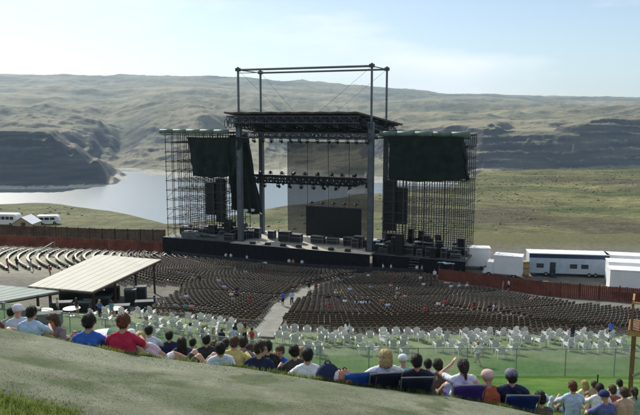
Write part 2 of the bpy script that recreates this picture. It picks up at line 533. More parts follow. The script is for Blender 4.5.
# bare basalt where it is steep
gzx = np.gradient(fz, axis=1)/np.maximum(np.gradient(fx, axis=1), 1e-3); gzy = np.gradient(fz, axis=0)/np.maximum(np.gradient(fy, axis=0), 1e-3)
slope = np.hypot(gzx, gzy)
rock = sstep(.33, .62, slope)*(1-.75*sstep(2650, 3300, fy))*k_far
fcol = np.concatenate([fcol, rock[..., None]], -1)
fcol[..., :3] = lerp3(fcol[..., :3], A3(0.06, 0.085, 0.035), np.exp(-(((fx-islet_x)/60)**2+((fy-islet_y)/45)**2)**2))
mt = zone_material('canyon_ground', (0.010, 0.16, 0.9), (0.25, 0.38, 0.35), 0.65, 0.05, 8.0)
nt = mt.node_tree; b_ = nt.nodes['Principled BSDF']
src = b_.inputs['Base Color'].links[0].from_socket
ra = nt.nodes.new('ShaderNodeAttribute'); ra.attribute_name = 'zone'
mp = nt.nodes.new('ShaderNodeMapping'); mp.inputs['Scale'].default_value = (0.006, 0.006, 0.075)
tc = nt.nodes.new('ShaderNodeTexCoord'); nt.links.new(tc.outputs['Object'], mp.inputs[0])
nb = nt.nodes.new('ShaderNodeTexNoise'); nb.inputs['Scale'].default_value = 1.0; nb.inputs['Detail'].default_value = 6
nt.links.new(mp.outputs[0], nb.inputs['Vector'])
rr = nt.nodes.new('ShaderNodeValToRGB')
rr.color_ramp.elements[0].position = 0.38; rr.color_ramp.elements[0].color = (0.028, 0.027, 0.027, 1)
rr.color_ramp.elements[1].position = 0.64; rr.color_ramp.elements[1].color = (0.085, 0.078, 0.065, 1)
nt.links.new(nb.outputs['Fac'], rr.inputs[0])
mx = nt.nodes.new('ShaderNodeMixRGB'); nt.links.new(ra.outputs['Alpha'], mx.inputs[0])
nt.links.new(src, mx.inputs[1]); nt.links.new(rr.outputs[0], mx.inputs[2])
nt.links.new(mx.outputs[0], b_.inputs['Base Color'])
tag(grid_mesh('canyon_terrain', fx, fy, fz, mt, fcol), kind='structure')

# ---- river
wm = bpy.data.materials.new('river_water'); wm.use_nodes = True
nt = wm.node_tree; b_ = nt.nodes['Principled BSDF']
b_.inputs['Base Color'].default_value = (0.13, 0.165, 0.17, 1); b_.inputs['Roughness'].default_value = 0.27
b_.inputs['IOR'].default_value = 1.33; b_.inputs['Specular IOR Level'].default_value = 1.0
tc = nt.nodes.new('ShaderNodeTexCoord'); n2 = nt.nodes.new('ShaderNodeTexNoise')
n2.inputs['Scale'].default_value = 0.08; n2.inputs['Detail'].default_value = 6
nt.links.new(tc.outputs['Object'], n2.inputs['Vector'])
bp = nt.nodes.new('ShaderNodeBump'); bp.inputs['Strength'].default_value = 0.2; bp.inputs['Distance'].default_value = 0.8
nt.links.new(n2.outputs['Fac'], bp.inputs['Height']); nt.links.new(bp.outputs[0], b_.inputs['Normal'])
wx, wy = np.meshgrid(np.linspace(-2600, 2600, 12), np.linspace(160, 2700, 12))
tag(grid_mesh('river', wx, wy, wx*0-200.0, wm), kind='structure')

# ---- air
hz = MB().box((0, 6950, 230), (22000, 14600, 960))
hm = bpy.data.materials.new('haze_air'); hm.use_nodes = True
nt = hm.node_tree; nt.nodes.clear()
o_ = nt.nodes.new('ShaderNodeOutputMaterial'); pv = nt.nodes.new('ShaderNodeVolumePrincipled')
pv.inputs['Color'].default_value = (0.52, 0.74, 1.0, 1); pv.inputs['Density'].default_value = 5.0e-5
pv.inputs['Anisotropy'].default_value = 0.0
nt.links.new(pv.outputs[0], o_.inputs['Volume'])
tag(hz.build('haze', hm), kind='stuff')

# ---- sagebrush on the bench
bg = np.random.default_rng(11)
base_v = []
for k in range(5): base_v.append((math.cos(k*1.2566), math.sin(k*1.2566), 0.0))
for k in range(5): base_v.append((.85*math.cos(k*1.2566+.6), .85*math.sin(k*1.2566+.6), .55))
base_v.append((0, 0, .95)); base_v = np.array(base_v)
bf = [(k, (k+1)%5, 5+k) for k in range(5)]+[((k+1)%5, 5+(k+1)%5, 5+k) for k in range(5)]+[(5+k, 5+(k+1)%5, 10) for k in range(5)]
nb = 9000
by = 155+bg.power(1.4, nb)*380; bxx = bg.uniform(-.5, .55, nb)*by
clump = fbm(bxx, by, 24, 4, 71)+0.4*bg.random(nb)
ed = np.interp(bxx/by*F*0.985+320, TPX, EDG)
okb = (clump > .22) & (by < ed*0.97)
bxx = bxx[okb]; by = by[okb]; nb = len(by)
rr_ = bg.power(2.5, nb)*-.45+.62; rr_ = rr_*(1+by/900)
ro = bg.uniform(0, 6.28, nb)
jv = 1+bg.uniform(-.35, .35, (nb, 11, 3))
bv = base_v[None]*jv
vx = (bv[:,:,0]*np.cos(ro)[:,None]-bv[:,:,1]*np.sin(ro)[:,None])*rr_[:,None]+bxx[:,None]
vy = (bv[:,:,0]*np.sin(ro)[:,None]+bv[:,:,1]*np.cos(ro)[:,None])*rr_[:,None]+by[:,None]
vz = bv[:,:,2]*rr_[:,None]*.8+bench_z(bxx, by)[:,None]-.08
al = np.stack([vx, vy, vz], -1).reshape(-1, 3)
tri = (np.array(bf)[None]+(np.arange(nb)*11)[:,None,None]).reshape(-1, 3)
me = bpy.data.meshes.new('sagebrush')
me.vertices.add(len(al)); me.vertices.foreach_set('co', al.ravel().astype(np.float32))
me.loops.add(tri.size); me.loops.foreach_set('vertex_index', tri.ravel().astype(np.int32))
me.polygons.add(len(tri)); me.polygons.foreach_set('loop_start', np.arange(0, tri.size, 3, dtype=np.int32))
me.update(calc_edges=True); me.materials.append(mat('sage_leaf', (.100,.105,.055), .9, .4, .12))
o = bpy.data.objects.new('sagebrush', me); COL.objects.link(o)
tag(o, 'low olive sagebrush scattered over the meadow behind the stage', 'shrubs', kind='stuff')
# ================================================================== the stage
_FL = at(238, 70, 118.0); _zt = _FL.z
_FR = at(372, 66, _zt/el(66)); _BL = at(267, 73, _zt/el(73)); _BR = at(393, 69, _zt/el(69))
U = (_FR-_FL); HALF = U.length/2; U.z = 0; U.normalize()
V = Vector((-U.y, U.x, 0))
SC = (_FL+_FR)/2; SC.z = 0
DEPTH = (((_BL-_FL).dot(V)) + ((_BR-_FR).dot(V)))/2
SRZ = math.atan2(U.y, U.x)
def S(s, v, z): return Vector((SC.x+U.x*s+V.x*v, SC.y+U.y*s+V.y*v, z))
def SV(px, py, v):
    d = ray(px, py); t = (SC.dot(V)+v)/d.dot(V); return d*t
def s_of(px, py, v): return (SV(px, py, v)-SC).dot(U)
print('stage half width', HALF, 'depth', DEPTH, 'rot', math.degrees(SRZ), 'FL', SC-U*HALF)
DZ = -22.6                      # deck level
GZ = -26.4                      # ground at the stage
M_steel = mat('dark_steel', (0.055, 0.062, 0.075), 0.5, 0.25, 2.0, metal=0.2)
M_post = mat('painted_steel_column', (0.10, 0.115, 0.14), 0.55, 0.2, 1.2, bump=0.1)
M_black = mat('black_paint', (0.014, 0.015, 0.018), 0.55, 0.4, 3.0)
M_skirt = mat('black_stage_cloth', (0.010, 0.011, 0.015), 0.95, 0.35, 1.2)
M_ply = mat('stage_plywood', (0.42, 0.40, 0.33), 0.7, 0.15, 0.8, bump=0.1, bscale=3)
M_wing = mat('wing_deck_boards', (0.09, 0.10, 0.10), 0.75, 0.3, 0.9)
M_alu = mat('truss_aluminium', (0.22, 0.23, 0.25), 0.4, 0.2, 3.0, metal=0.6)
M_scaf = mat('scaffold_tube', (0.075, 0.075, 0.078), 0.5, 0.3, 1.0, metal=0.4)
M_roofskin = mat('roof_vinyl', (0.075, 0.070, 0.055), 0.8, 0.25, 0.4)
M_fascia = mat('weathered_green_fascia', (0.10, 0.155, 0.125), 0.6, 0.25, 0.8)
M_scrim = mat('black_green_scrim', (0.010, 0.017, 0.014), 0.95, 0.35, 0.7, bump=0.4, bscale=1.0)
M_gauze = mesh_fabric('grey_gauze', (0.075, 0.083, 0.10), 0.78)
M_case = mat('road_case_black', (0.020, 0.021, 0.024), 0.5, 0.4, 2.0)
M_casew = mat('road_case_edge', (0.30, 0.31, 0.33), 0.4, 0.2, 3.0, metal=0.5)
M_white = mat('white_cloth', (0.78, 0.78, 0.76), 0.9, 0.06, 2.0)

# ---- platform
base = S(0, 4, GZ)
st = empty('stage_platform', base, 'wide raised concert stage platform with black skirt and pale plywood floor', 'stage')
def slab(s0, s1, v0, v1, z0, z1): return MB().hexa([S(s0,v0,z0),S(s1,v0,z0),S(s1,v1,z0),S(s0,v1,z0)], [S(s0,v0,z1),S(s1,v0,z1),S(s1,v1,z1),S(s0,v1,z1)])
slab(-13.2, 13.2, -2.6, 11.5, DZ-0.25, DZ).build('main_deck', M_ply, st)
slab(-28.6, -13.21, -1.2, 11.5, DZ-0.45, DZ-0.2).build('wing_deck', M_wing, st)
slab(13.21, 28.6, -1.2, 11.5, DZ-0.45, DZ-0.2).build('wing_deck', M_wing, st)
def drape(name, s0, s1, v, zt, zb, parent, m=M_skirt, amp=0.06, per=0.7):
    mb = MB(); n = max(8, int(abs(s1-s0)/per*6)); vs_ = []; fs = []
    for i in range(n+1):
        s = s0+(s1-s0)*i/n
        o = amp*math.sin(i*2*math.pi/6)
        vs_ += [S(s, v-o*0.3, zt), S(s, v-o, zb)]
    for i in range(n): fs.append((2*i, 2*i+1, 2*i+3, 2*i+2))
    mb.add(vs_, fs); return mb.build(name, m, parent)
drape('front_skirt', -13.2, 13.2, -2.68, DZ-0.02, GZ-0.3, st)
drape('wing_skirt', -28.6, -13.2, -1.28, DZ-0.22, GZ-0.3, st)
drape('wing_skirt', 13.2, 28.6, -1.28, DZ-0.22, GZ-0.6, st)
for k in range(8):      # legs at the back edge
    s = -28+k*8
    MB().tube(S(s, 11.2, GZ-1.6), S(s, 11.2, DZ-0.46), 0.12, n=6).build('leg', M_steel, st)
for k in range(7):      # steps down to the pit at stage left
    MB().box(S(20.5, -1.6-0.3*k, DZ-0.35-0.42*k), (1.6, 0.30, 0.08), SRZ).build('step', M_wing, st)

# ---- roof frame: four columns, top ring, roof, trusses, cables
ROOFZ = 0.55
rf = empty('stage_roof', S(0, DEPTH/2, DZ), 'tall four column steel stage roof frame with flat dark canopy and hanging trusses', 'stage roof')
cols_ = [S(-HALF, 0, 0), S(HALF, 0, 0), S(HALF, DEPTH, 0), S(-HALF, DEPTH, 0)]
for i, p in enumerate(cols_):
    w = 0.78 if i < 2 else 0.66
    mb = MB().box((p.x, p.y, (DZ-0.8-1.0)/2), (w, w, -DZ-0.2), SRZ)
    for sx_ in (-1, 1):
        for sy_ in (-1, 1):
            q = p + U*(sx_*w/2) + V*(sy_*w/2)
            mb.tube((q.x, q.y, DZ+0.02), (q.x, q.y, -0.9), 0.07, n=6)
    z = DZ+1.2
    while z < -2:
        mb.box((p.x, p.y, z), (w+0.06, w+0.06, 0.10), SRZ); z += 1.8
    col = mb.build('column', M_post, rf)
    MB().box((p.x, p.y, DZ+0.06), (1.3, 1.3, 0.12), SRZ).build('base_plate', M_steel, col)
    MB().box((p.x, p.y, (_zt-0.4)/2), (0.30, 0.30, _zt+1.4), SRZ).build('mast', M_post, rf)
    MB().box((p.x, p.y, _zt+0.05), (0.75, 0.75, 0.55), SRZ).build('head_block', M_steel, rf)
def bar(a, b, r, name, par=rf, m=M_post): return MB().tube(a, b, r, n=6).build(name, m, par)
zt = _zt
c4 = [Vector((p.x, p.y, zt)) for p in cols_]
bar(c4[0], c4[1], 0.19, 'top_beam'); bar(c4[3], c4[2], 0.17, 'top_beam')
bar(c4[0], c4[3], 0.10, 'top_beam'); bar(c4[1], c4[2], 0.10, 'top_beam')
bar(c4[0]-Vector((0,0,.55)), c4[1]-Vector((0,0,.55)), 0.06, 'top_beam')
for (k, s, v) in ((0, -4.5, 1), (3, -5.0, 8), (1, 2.6, 1), (2, 3.0, 8)):
    bar(c4[k], S(s, v, ROOFZ+0.1), 0.022, 'cable', m=M_steel)
# canopy: tapers in plan at one end and falls to the rear
plan = [(-HALF-2.2, -1.4, 0.75), (10.2, -1.4, 0.75), (15.2, DEPTH+0.6, -1.35), (-HALF-0.8, DEPTH+0.6, -0.75)]
mb = MB()
nS, nV = 16, 8
top = []
for j in range(nV+1):
    b_ = j/nV
    for i in range(nS+1):
        a_ = i/nS
        sL = plan[0][0]*(1-b_)+plan[3][0]*b_; sR = plan[1][0]*(1-b_)+plan[2][0]*b_
        zL = plan[0][2]*(1-b_)+plan[3][2]*b_; zR = plan[1][2]*(1-b_)+plan[2][2]*b_
        vv = plan[0][1]*(1-b_)+plan[3][1]*b_
        sag = -0.10*math.sin(a_*math.pi*8)**2
        top.append(S(sL+(sR-sL)*a_, vv, zL+(zR-zL)*a_+sag))
n1 = len(top)
vs_ = top + [p-Vector((0,0,0.28)) for p in top]
fs = []
for j in range(nV):
    for i in range(nS):
        a = j*(nS+1)+i
        fs.append((a, a+1, a+nS+2, a+nS+1)); fs.append((n1+a, n1+a+nS+1, n1+a+nS+2, n1+a+1))
for i in range(nS):
    a = i; fs.append((a, n1+a, n1+a+1, a+1)); a = nV*(nS+1)+i; fs.append((a, a+1, n1+a+1, n1+a))
for j in range(nV):
    a = j*(nS+1); fs.append((a, a+nS+1, n1+a+nS+1, n1+a)); a += nS; fs.append((a, n1+a, n1+a+nS+1, a+nS+1))
mb.add(vs_, fs)
mb.build('canopy', M_roofskin, rf)
def truss(a, b, h, w, r, name, par, m=M_steel, bay=None):
    """box truss: four chords and zig-zag lacing, one mesh"""
    a = Vector(a); b = Vector(b); d = (b-a); L = d.length; d.normalize()
    side = d.cross(Vector((0,0,1))).normalized()*w/2; up = Vector((0,0,h/2))
    mb = MB(); n = max(2, int(round(L/(bay or h*1.0))))
    offs = [side+up, side-up, -side+up, -side-up]
    for o in offs: mb.tube(a+o, b+o, r, n=5)
    for k in range(n):
        p = a+d*(L*k/n); q = a+d*(L*(k+1)/n)
        for sd in (side, -side):
            mb.tube(p+sd-up, q+sd+up, r*0.62, n=4) if k % 2 == 0 else mb.tube(p+sd+up, q+sd-up, r*0.62, n=4)
            mb.tube(p+sd-up, p+sd+up, r*0.55, n=4)
        mb.tube(p+side-up, p-side-up, r*0.55, n=4); mb.tube(p+side-up, q-side-up, r*0.5, n=4)
    return mb.build(name, m, par)
def top_z(v): return 0.45-1.75*max(0.0, (v+1.4))/(DEPTH+2)
for v in (-0.9, 1.2, 3.2, 5.4, 7.6, DEPTH):
    truss(S(-HALF-1.6+v*.12, v, top_z(v)-1.0), S(min(11+v*0.45, 14.4), v, top_z(v)-1.0), 1.1, 0.7, 0.12, 'roof_truss', rf, bay=0.85)
for s in (-12.6, -9.4, -6.2, -3, 0.2, 3.4, 6.6, 9.8, 12.4):
    a_, b2 = -1.2, DEPTH+0.3
    truss(S(s, a_, top_z(a_)-1.9), S(s, b2, top_z(b2)-1.5), 0.65, 0.5, 0.09, 'cross_truss', rf, bay=0.8)
for v in (-0.6, 3.0, 6.6):      # lower flown lighting trusses
    truss(S(-11.4, v, -3.35), S(12.6, v, -3.35), 0.9, 0.6, 0.10, 'lighting_truss', rf, bay=0.75)
    for s in (-9, -3, 3, 9):
        MB().tube(S(s, v, -2.95), S(s, v, -1.6), 0.03, n=4).build('hoist_chain', M_steel, rf)
for k, s in enumerate((-14.3, -13.5, -12.2, -11.4)):   # coiled cable loops at the roof end
    mb = MB(); pts = []
    for i in range(17):
        t = 2*math.pi*i/16
        pts.append(S(s+0.33*math.cos(t), -1.2, -1.35+0.75*math.sin(t)))
    mb.path(pts, 0.07, 6); mb.build('cable_loop', M_black, rf)

# ---- lighting bridge half way up, with lanterns
lb = empty('lighting_bridge', S(0, 6, DZ), 'long dark lighting truss flown halfway up behind the stage columns', 'truss')
zb_ = SV(310, 181, 6.0).z
sA, sB = s_of(257, 181, 6.0), s_of(371, 181, 6.0)
truss(S(sA, 6, zb_), S(sB, 6, zb_), 1.1, 1.0, 0.13, 'truss_beam', lb, M_black, bay=0.6)
truss(S(sA, 4.6, zb_+.5), S(sB, 4.6, zb_+.5), 0.8, 0.7, 0.11, 'truss_beam', lb, M_black, bay=0.6)
for k in range(34):
    s_ = sA+(sB-sA)*(k+.5)/34+rnd.uniform(-.15,.15); a_ = S(s_, 4.5+rnd.uniform(-.3,.3), zb_+rnd.uniform(-.3,.9)); b_ = rnd.uniform(.3,.6)
    MB().lathe(a_, [(.12,-.2),(.20,-.05),(.20,b_*.5),(.23,b_)], 9, M=Euler((R(rnd.uniform(140,215)), R(rnd.uniform(-30,30)), 0)).to_matrix()).build('par_can', M_black, lb)
for i in range(7): MB().tube(S(sA+(sB-sA)*(i+0.5)/7, 6, zb_+0.4), S(sA+(sB-sA)*(i+0.5)/7, 6, -3.7), 0.02, n=4).build('hoist_chain', M_steel, lb)
lan = MB()
lan.box((0, 0, 0.10), (0.36, 0.30, 0.20)); lan.box((-0.26, 0, 0.42), (0.07, 0.12, 0.50)); lan.box((0.26, 0, 0.42), (0.07, 0.12, 0.50))
lan.lathe((0, 0.1, 0.50), [(0.12, -0.22), (0.19, -0.10), (0.19, 0.16), (0.22, 0.26), (0.20, 0.30)], 10, M=Euler((R(-60), 0, 0)).to_matrix())
lan_me = lan.mesh('moving_light', M_black)
for i in range(19):
    s = sA+(sB-sA)*(i+0.5)/19+rnd.uniform(-.3,.3); upd = i % 2 == 0
    o = place('stage_light', lan_me, None, S(s, 6, zb_+(0.6 if upd else -0.6)), SRZ+rnd.uniform(-.8, .8), (1.25, 1.25, 1.25 if upd else -1.25))
    tag(o, 'small black moving stage light '+('standing on top of' if upd else 'hanging under')+' the flown lighting truss', 'stage light', 'stage lights on the '+('top' if upd else 'underside')+' of the lighting truss')
for i in range(14):
    s = -10.8+i*1.75+rnd.uniform(-.3,.3)
    o = place('stage_light', lan_me, None, S(s, -0.6, -3.80), SRZ+rnd.uniform(-.8, .8), (1.1, 1.1, -1.1))
    tag(o, 'small black stage light hung under the front roof truss', 'stage light', 'stage lights under the front roof truss')

# white cloth swagged off the right end of the bridge
q = [SV(366, 171, 5.2), SV(368, 186, 5.2), SV(364, 193, 5.0), SV(346, 194, 4.8), SV(349, 190, 5.0), SV(360, 185, 5.2)]
mb = MB(); mb.add(q+[p+V*0.006 for p in q], [(0,1,2,5), (5,2,3,4), (11,8,7,6), (10,9,8,11), (0,6,7,1), (1,7,8,2), (2,8,9,3), (3,9,10,4), (4,10,11,5), (5,11,6,0)])
M_swag = mat('thin_white_cloth', (0.80, 0.80, 0.78), 0.9, 0.05, 2.0)
_nt = M_swag.node_tree; _tl = _nt.nodes.new('ShaderNodeBsdfTranslucent'); _tl.inputs[0].default_value = (.8,.8,.78,1)
_mx = _nt.nodes.new('ShaderNodeMixShader'); _mx.inputs[0].default_value = .5
_nt.links.new(_nt.nodes['Principled BSDF'].outputs[0], _mx.inputs[1]); _nt.links.new(_tl.outputs[0], _mx.inputs[2])
_nt.links.new(_mx.outputs[0], [q_ for q_ in _nt.nodes if q_.type == 'OUTPUT_MATERIAL'][0].inputs['Surface'])
tag(mb.build('cloth_swag', M_swag), 'torn white cloth hanging from the right end of the lighting truss', 'cloth')

# ---- grey gauze backdrop: four hung panels
bx_ = [287.5, 307, 328, 349, 371]
for i in range(4):
    s0, s1 = s_of(bx_[i], 150, 8.2), s_of(bx_[i+1], 150, 8.2)
    z1 = SV(330, 143, 8.2).z; z0 = DZ+0.25
    e = empty('backdrop_panel', S((s0+s1)/2, 8.2, DZ), ['sheer grey gauze backdrop panel on the side of the white river glare',
              'sheer grey gauze backdrop panel second from the white glare', 'sheer grey gauze backdrop panel third from the white glare', 'sheer grey gauze backdrop panel beside the white cloth swag'][i], 'backdrop', 'gauze backdrop panels')
    mb = MB(); n = 10; vs_ = []; fs = []
    for k in range(n+1):
        o = 0.05*math.sin(k*1.9+i)
        vs_ += [S(s0+0.08+(s1-s0-0.16)*k/n, 8.2+o, z1), S(s0+0.08+(s1-s0-0.16)*k/n, 8.2-o*2, z0)]
    for k in range(n): fs.append((2*k, 2*k+1, 2*k+3, 2*k+2))
    mb.add(vs_, fs); mb.build('gauze', M_gauze, e)
    MB().tube(S(s0, 8.2, z1+0.1), S(s1, 8.2, z1+0.1), 0.10, n=6).build('top_batten', M_black, e)
    MB().tube(S(s1, 8.25, z1), S(s1, 8.25, DZ), 0.075, n=6).build('edge_pole', M_black, e)
    if i == 0: MB().tube(S(s0, 8.25, z1), S(s0, 8.25, DZ), 0.05, n=6).build('edge_pole', M_black, e)

# ---- black screen behind the band position
s0, s1 = s_of(306, 215, 6.8), s_of(361, 215, 6.8); zt_ = SV(330, 207.5, 6.8).z
sc_ = empty('black_screen', S((s0+s1)/2, 6.8, DZ), 'large black rectangular screen standing at the rear of the stage', 'screen')
MB().hexa([S(s0,6.8,DZ+0.5),S(s1,6.8,DZ+0.5),S(s1,7.1,DZ+0.5),S(s0,7.1,DZ+0.5)], [S(s0,6.8,zt_),S(s1,6.8,zt_),S(s1,7.1,zt_),S(s0,7.1,zt_)]).build('panel', M_black, sc_)
MB().hexa([S(s0-.12,6.75,zt_),S(s1+.12,6.75,zt_),S(s1+.12,7.15,zt_),S(s0-.12,7.15,zt_)], [S(s0-.12,6.75,zt_+.15),S(s1+.12,6.75,zt_+.15),S(s1+.12,7.15,zt_+.15),S(s0-.12,7.15,zt_+.15)]).build('top_rail', M_steel, sc_)
for k in range(5):
    s = s0+(s1-s0)*(k+0.5)/5; z = zt_+0.15
    mb = MB().tube(S(s, 6.95, z), S(s, 6.95, z+0.5), 0.05, n=6)
    mb.lathe(S(s, 6.95, z+0.5), [(0.42, 0.0), (0.40, 0.12), (0.22, 0.24), (0.05, 0.30)], 12)
    o = mb.build('strobe_lamp', M_black)
    tag(o, 'small mushroom shaped lamp on top of the black screen', 'lamp', 'lamps on the black screen')
for k in range(4): MB().tube(S(s0+(s1-s0)*(k+.5)/4, 7.3, DZ), S(s0+(s1-s0)*(k+.5)/4, 7.3, zt_), 0.06, n=6).build('stand', M_steel, sc_)

# ---- scaffold towers
def tube_mesh(name, m, n=6):
    return MB().tube((0,0,0), (0,0,1), 1.0, n=n).mesh(name, m)
TUBE = tube_mesh('tube', M_scaf)
def strut(name, a, b, r, par):
    o = bpy.data.objects.new(name, TUBE); COL.objects.link(o)
    a = Vector(a)-parent_loc(par); b = Vector(b)-parent_loc(par)
    o.location = a; d = b-a
    o.rotation_euler = d.to_track_quat('Z', 'Y').to_euler()
    o.scale = (r, r, d.length); o.parent = par
    return o
def tower(sa, sb, label):
    TZ = -2.9
    t = empty('scaffold_tower', S((sa+sb)/2, 4, DZ-0.2), label, 'scaffold tower', 'scaffold towers beside the stage')
    nc, nr = 9, 4
    ss = [sa+(sb-sa)*i/(nc-1) for i in range(nc)]; vvv = [0.0, 1.95, 3.9, 5.85, 7.8]
    zb0 = DZ-0.2
    for s in ss:
        for v in vvv:
            strut('standard', S(s, v, zb0), S(s, v, TZ), 0.072, t)
    lifts = 11
    for k in range(1, lifts+1):
        z = zb0+(TZ-zb0)*k/lifts - 0.25
        for v in vvv: strut('ledger', S(ss[0]-.2, v, z), S(ss[-1]+.2, v, z), 0.058, t)
        for s in ss: strut('transom', S(s, vvv[0]-.2, z+0.1), S(s, vvv[-1]+.2, z+0.1), 0.046, t)
    for k in range(1, lifts, 2):          # scaffold boards on alternate lifts
        z = zb0+(TZ-zb0)*k/lifts - 0.1
        for v in (1.0, 4.9): MB().hexa([S(ss[0],v-.28,z),S(ss[-1],v-.28,z),S(ss[-1],v+.28,z),S(ss[0],v+.28,z)], [S(ss[0],v-.28,z+.06),S(ss[-1],v-.28,z+.06),S(ss[-1],v+.28,z+.06),S(ss[0],v+.28,z+.06)]).build('walk_board', M_wing, t)
    for k in range(0, lifts, 2):
        z0 = zb0+(TZ-zb0)*k/lifts; z1 = zb0+(TZ-zb0)*(k+1)/lifts
        for i in range(0, nc-1, 2): strut('brace', S(ss[i], 0.07, z0+.1), S(ss[i+1], 0.07, z1-.1), 0.034, t)
        for i in range(1, nc-1, 2): strut('brace', S(ss[i], 7.73, z0+.1), S(ss[i+1], 7.73, z1-.1), 0.034, t)
    MB().hexa([S(sa-.4,-.3,TZ),S(sb+.4,-.3,TZ),S(sb+.4,8.1,TZ),S(sa-.4,8.1,TZ)], [S(sa-.4,-.3,TZ+.12),S(sb+.4,-.3,TZ+.12),S(sb+.4,8.1,TZ+.12),S(sa-.4,8.1,TZ+.12)]).build('top_deck', M_wing, t)
    for i in range(5):      # rolled fascia panels along the front edge of the top deck
        a = sa-.5+(sb-sa+1)*i/5; b = sa-.5+(sb-sa+1)*(i+1)/5-0.10
        MB().tube(S(a, -0.75, TZ+0.06), S(b, -0.75, TZ+0.06), 0.42, n=12).build('fascia_roll', M_fascia, t, smooth=True)
    MB().tube(S(sa-.4, -0.4, TZ-0.55), S(sb+.4, -0.4, TZ-0.55), 0.10, n=6).build('edge_beam', M_steel, t)
    return t
tower(-28.2, -14.6, 'steel scaffold tower on the river glare side of the stage')
tower(14.6, 28.2, 'steel scaffold tower rising beside the white trailers')

# ---- black scrims on the towers
def cloth(name, P00, P10, P11, P01, label, m=M_scrim, amp=0.20, nx=26, ny=22, seed=1):
    """bilinear sheet with folds, thin solid"""
    mb = MB(); nrm = (P10-P00).cross(P01-P00).normalized()
    vs_ = []; fs = []
    for j in range(ny+1):
        for i in range(nx+1):
            a, b = i/nx, j/ny
            p = (P00*(1-a)+P10*a)*(1-b)+(P01*(1-a)+P11*a)*b
            p = p + Vector((0,0,-.30*math.sin(a*math.pi)*b + .30*b*float(fbm(a*3.1+seed, seed*1.7, 1.0, 3, seed)) - .10*math.sin(a*math.pi)*(1-b)))
            p = p + U*(.22*float(fbm(b*3.3, seed*2.2+a*.6, 1.0, 3, seed+2)))
            p = p + nrm*(amp*math.sin(a*nx*0.9+seed)*(0.4+b) + amp*1.5*float(fbm(a*6, b*5, 1.0, 3, seed)))
            vs_.append(p)
    n = len(vs_); vs_ += [p+nrm*0.03 for p in vs_]
    for j in range(ny):
        for i in range(nx):
            k = j*(nx+1)+i
            fs.append((k, k+1, k+nx+2, k+nx+1)); fs.append((n+k, n+k+nx+1, n+k+nx+2, n+k+1))
    mb.add(vs_, fs)
    return tag(mb.build(name, m, smooth=True), label, 'scrim', 'black scrims on the scaffold towers')
cloth('tower_scrim', SV(187, 137, -0.35), SV(244, 137, -0.35), SV(234, 176, -0.35), SV(193, 175, -0.35), 'slant edged black scrim draped across the upper scaffold tower near the river')
cloth('tower_scrim', S(-14.3, -0.6, -3.4), S(-14.3, 7.0, -3.2), SV(263, 214, 6.5), SV(231, 208, -0.5), 'long leaning black scrim sloping inward toward the stage floor', seed=4)
cloth('tower_scrim', SV(388, 136, -0.95), SV(459.5, 133, -0.95), SV(467, 179.5, -0.95), SV(389, 180, -0.95), 'square black scrim covering the upper scaffold tower near the trailers', seed=9)
# folded side return of the right scrim
cloth('tower_scrim', SV(459.8, 132.5, -0.9), SV(463, 132.5, 3.5), SV(469, 178, 3.0), SV(467.2, 179.5, -0.9), 'narrow folded side of black scrim on the tower near the trailers', seed=12, nx=8)
# pale edge batten lying along the foot of the leaning scrim
mb = MB(); mb.tube(SV(238, 211, 1.0), SV(254, 210, 5.0), 0.30, n=10); mb.tube(SV(254, 210, 5.0), SV(262, 214, 6.0), 0.22, 0.1, n=10)
tag(mb.build('rolled_cloth', M_white, smooth=True), 'rolled white cloth tied at the foot of the leaning black scrim', 'cloth')

# ---- loudspeaker arrays
def array(px0, px1, py0, py1, v, label, n=9, lean=0.0):
    a = SV(px0, py0, v); b = SV(px1, py1, v); w = (b-a).dot(U); h = (a.z-b.z)/n
    c = (a+b)/2
    e = empty('line_array', (c.x, c.y, b.z), label, 'speaker', 'hanging speaker arrays')
    for k in range(n):
        z = a.z-h*(k+0.5); p = c+V*(lean*(k/n)**2)
        cab = MB().box((p.x, p.y, z), (w, 0.9, h*0.93), SRZ, rot=None).build('cabinet', M_case, e)
        MB().box((p.x-V.x*0.47, p.y-V.y*0.47, z), (w*0.9, 0.03, h*0.75), SRZ).build('grille', M_black, cab)
    MB().box((c.x, c.y, a.z+0.12), (w*1.05, 0.7, 0.16), SRZ).build('fly_bar', M_steel, e)
    for q in (-.35, .35): MB().tube(c+U*(w*q)+Vector((0,0,a.z-c.z+.2)), c+U*(w*q)+Vector((0,0,-3.0-c.z)), 0.03, n=4).build('chain', M_steel, e)
array(206.5, 216, 183, 215, 1.2, 'short black speaker array hanging in the tower near the river', 8)
array(216.5, 225.5, 179, 222, 1.6, 'long black speaker array hanging beside the leaning scrim', 10)
array(384, 396, 181, 231, 1.0, 'long black speaker array hanging by the front stage column', 11)
array(397, 407, 188, 224, 1.4, 'shorter black speaker array hanging behind the square scrim', 8)

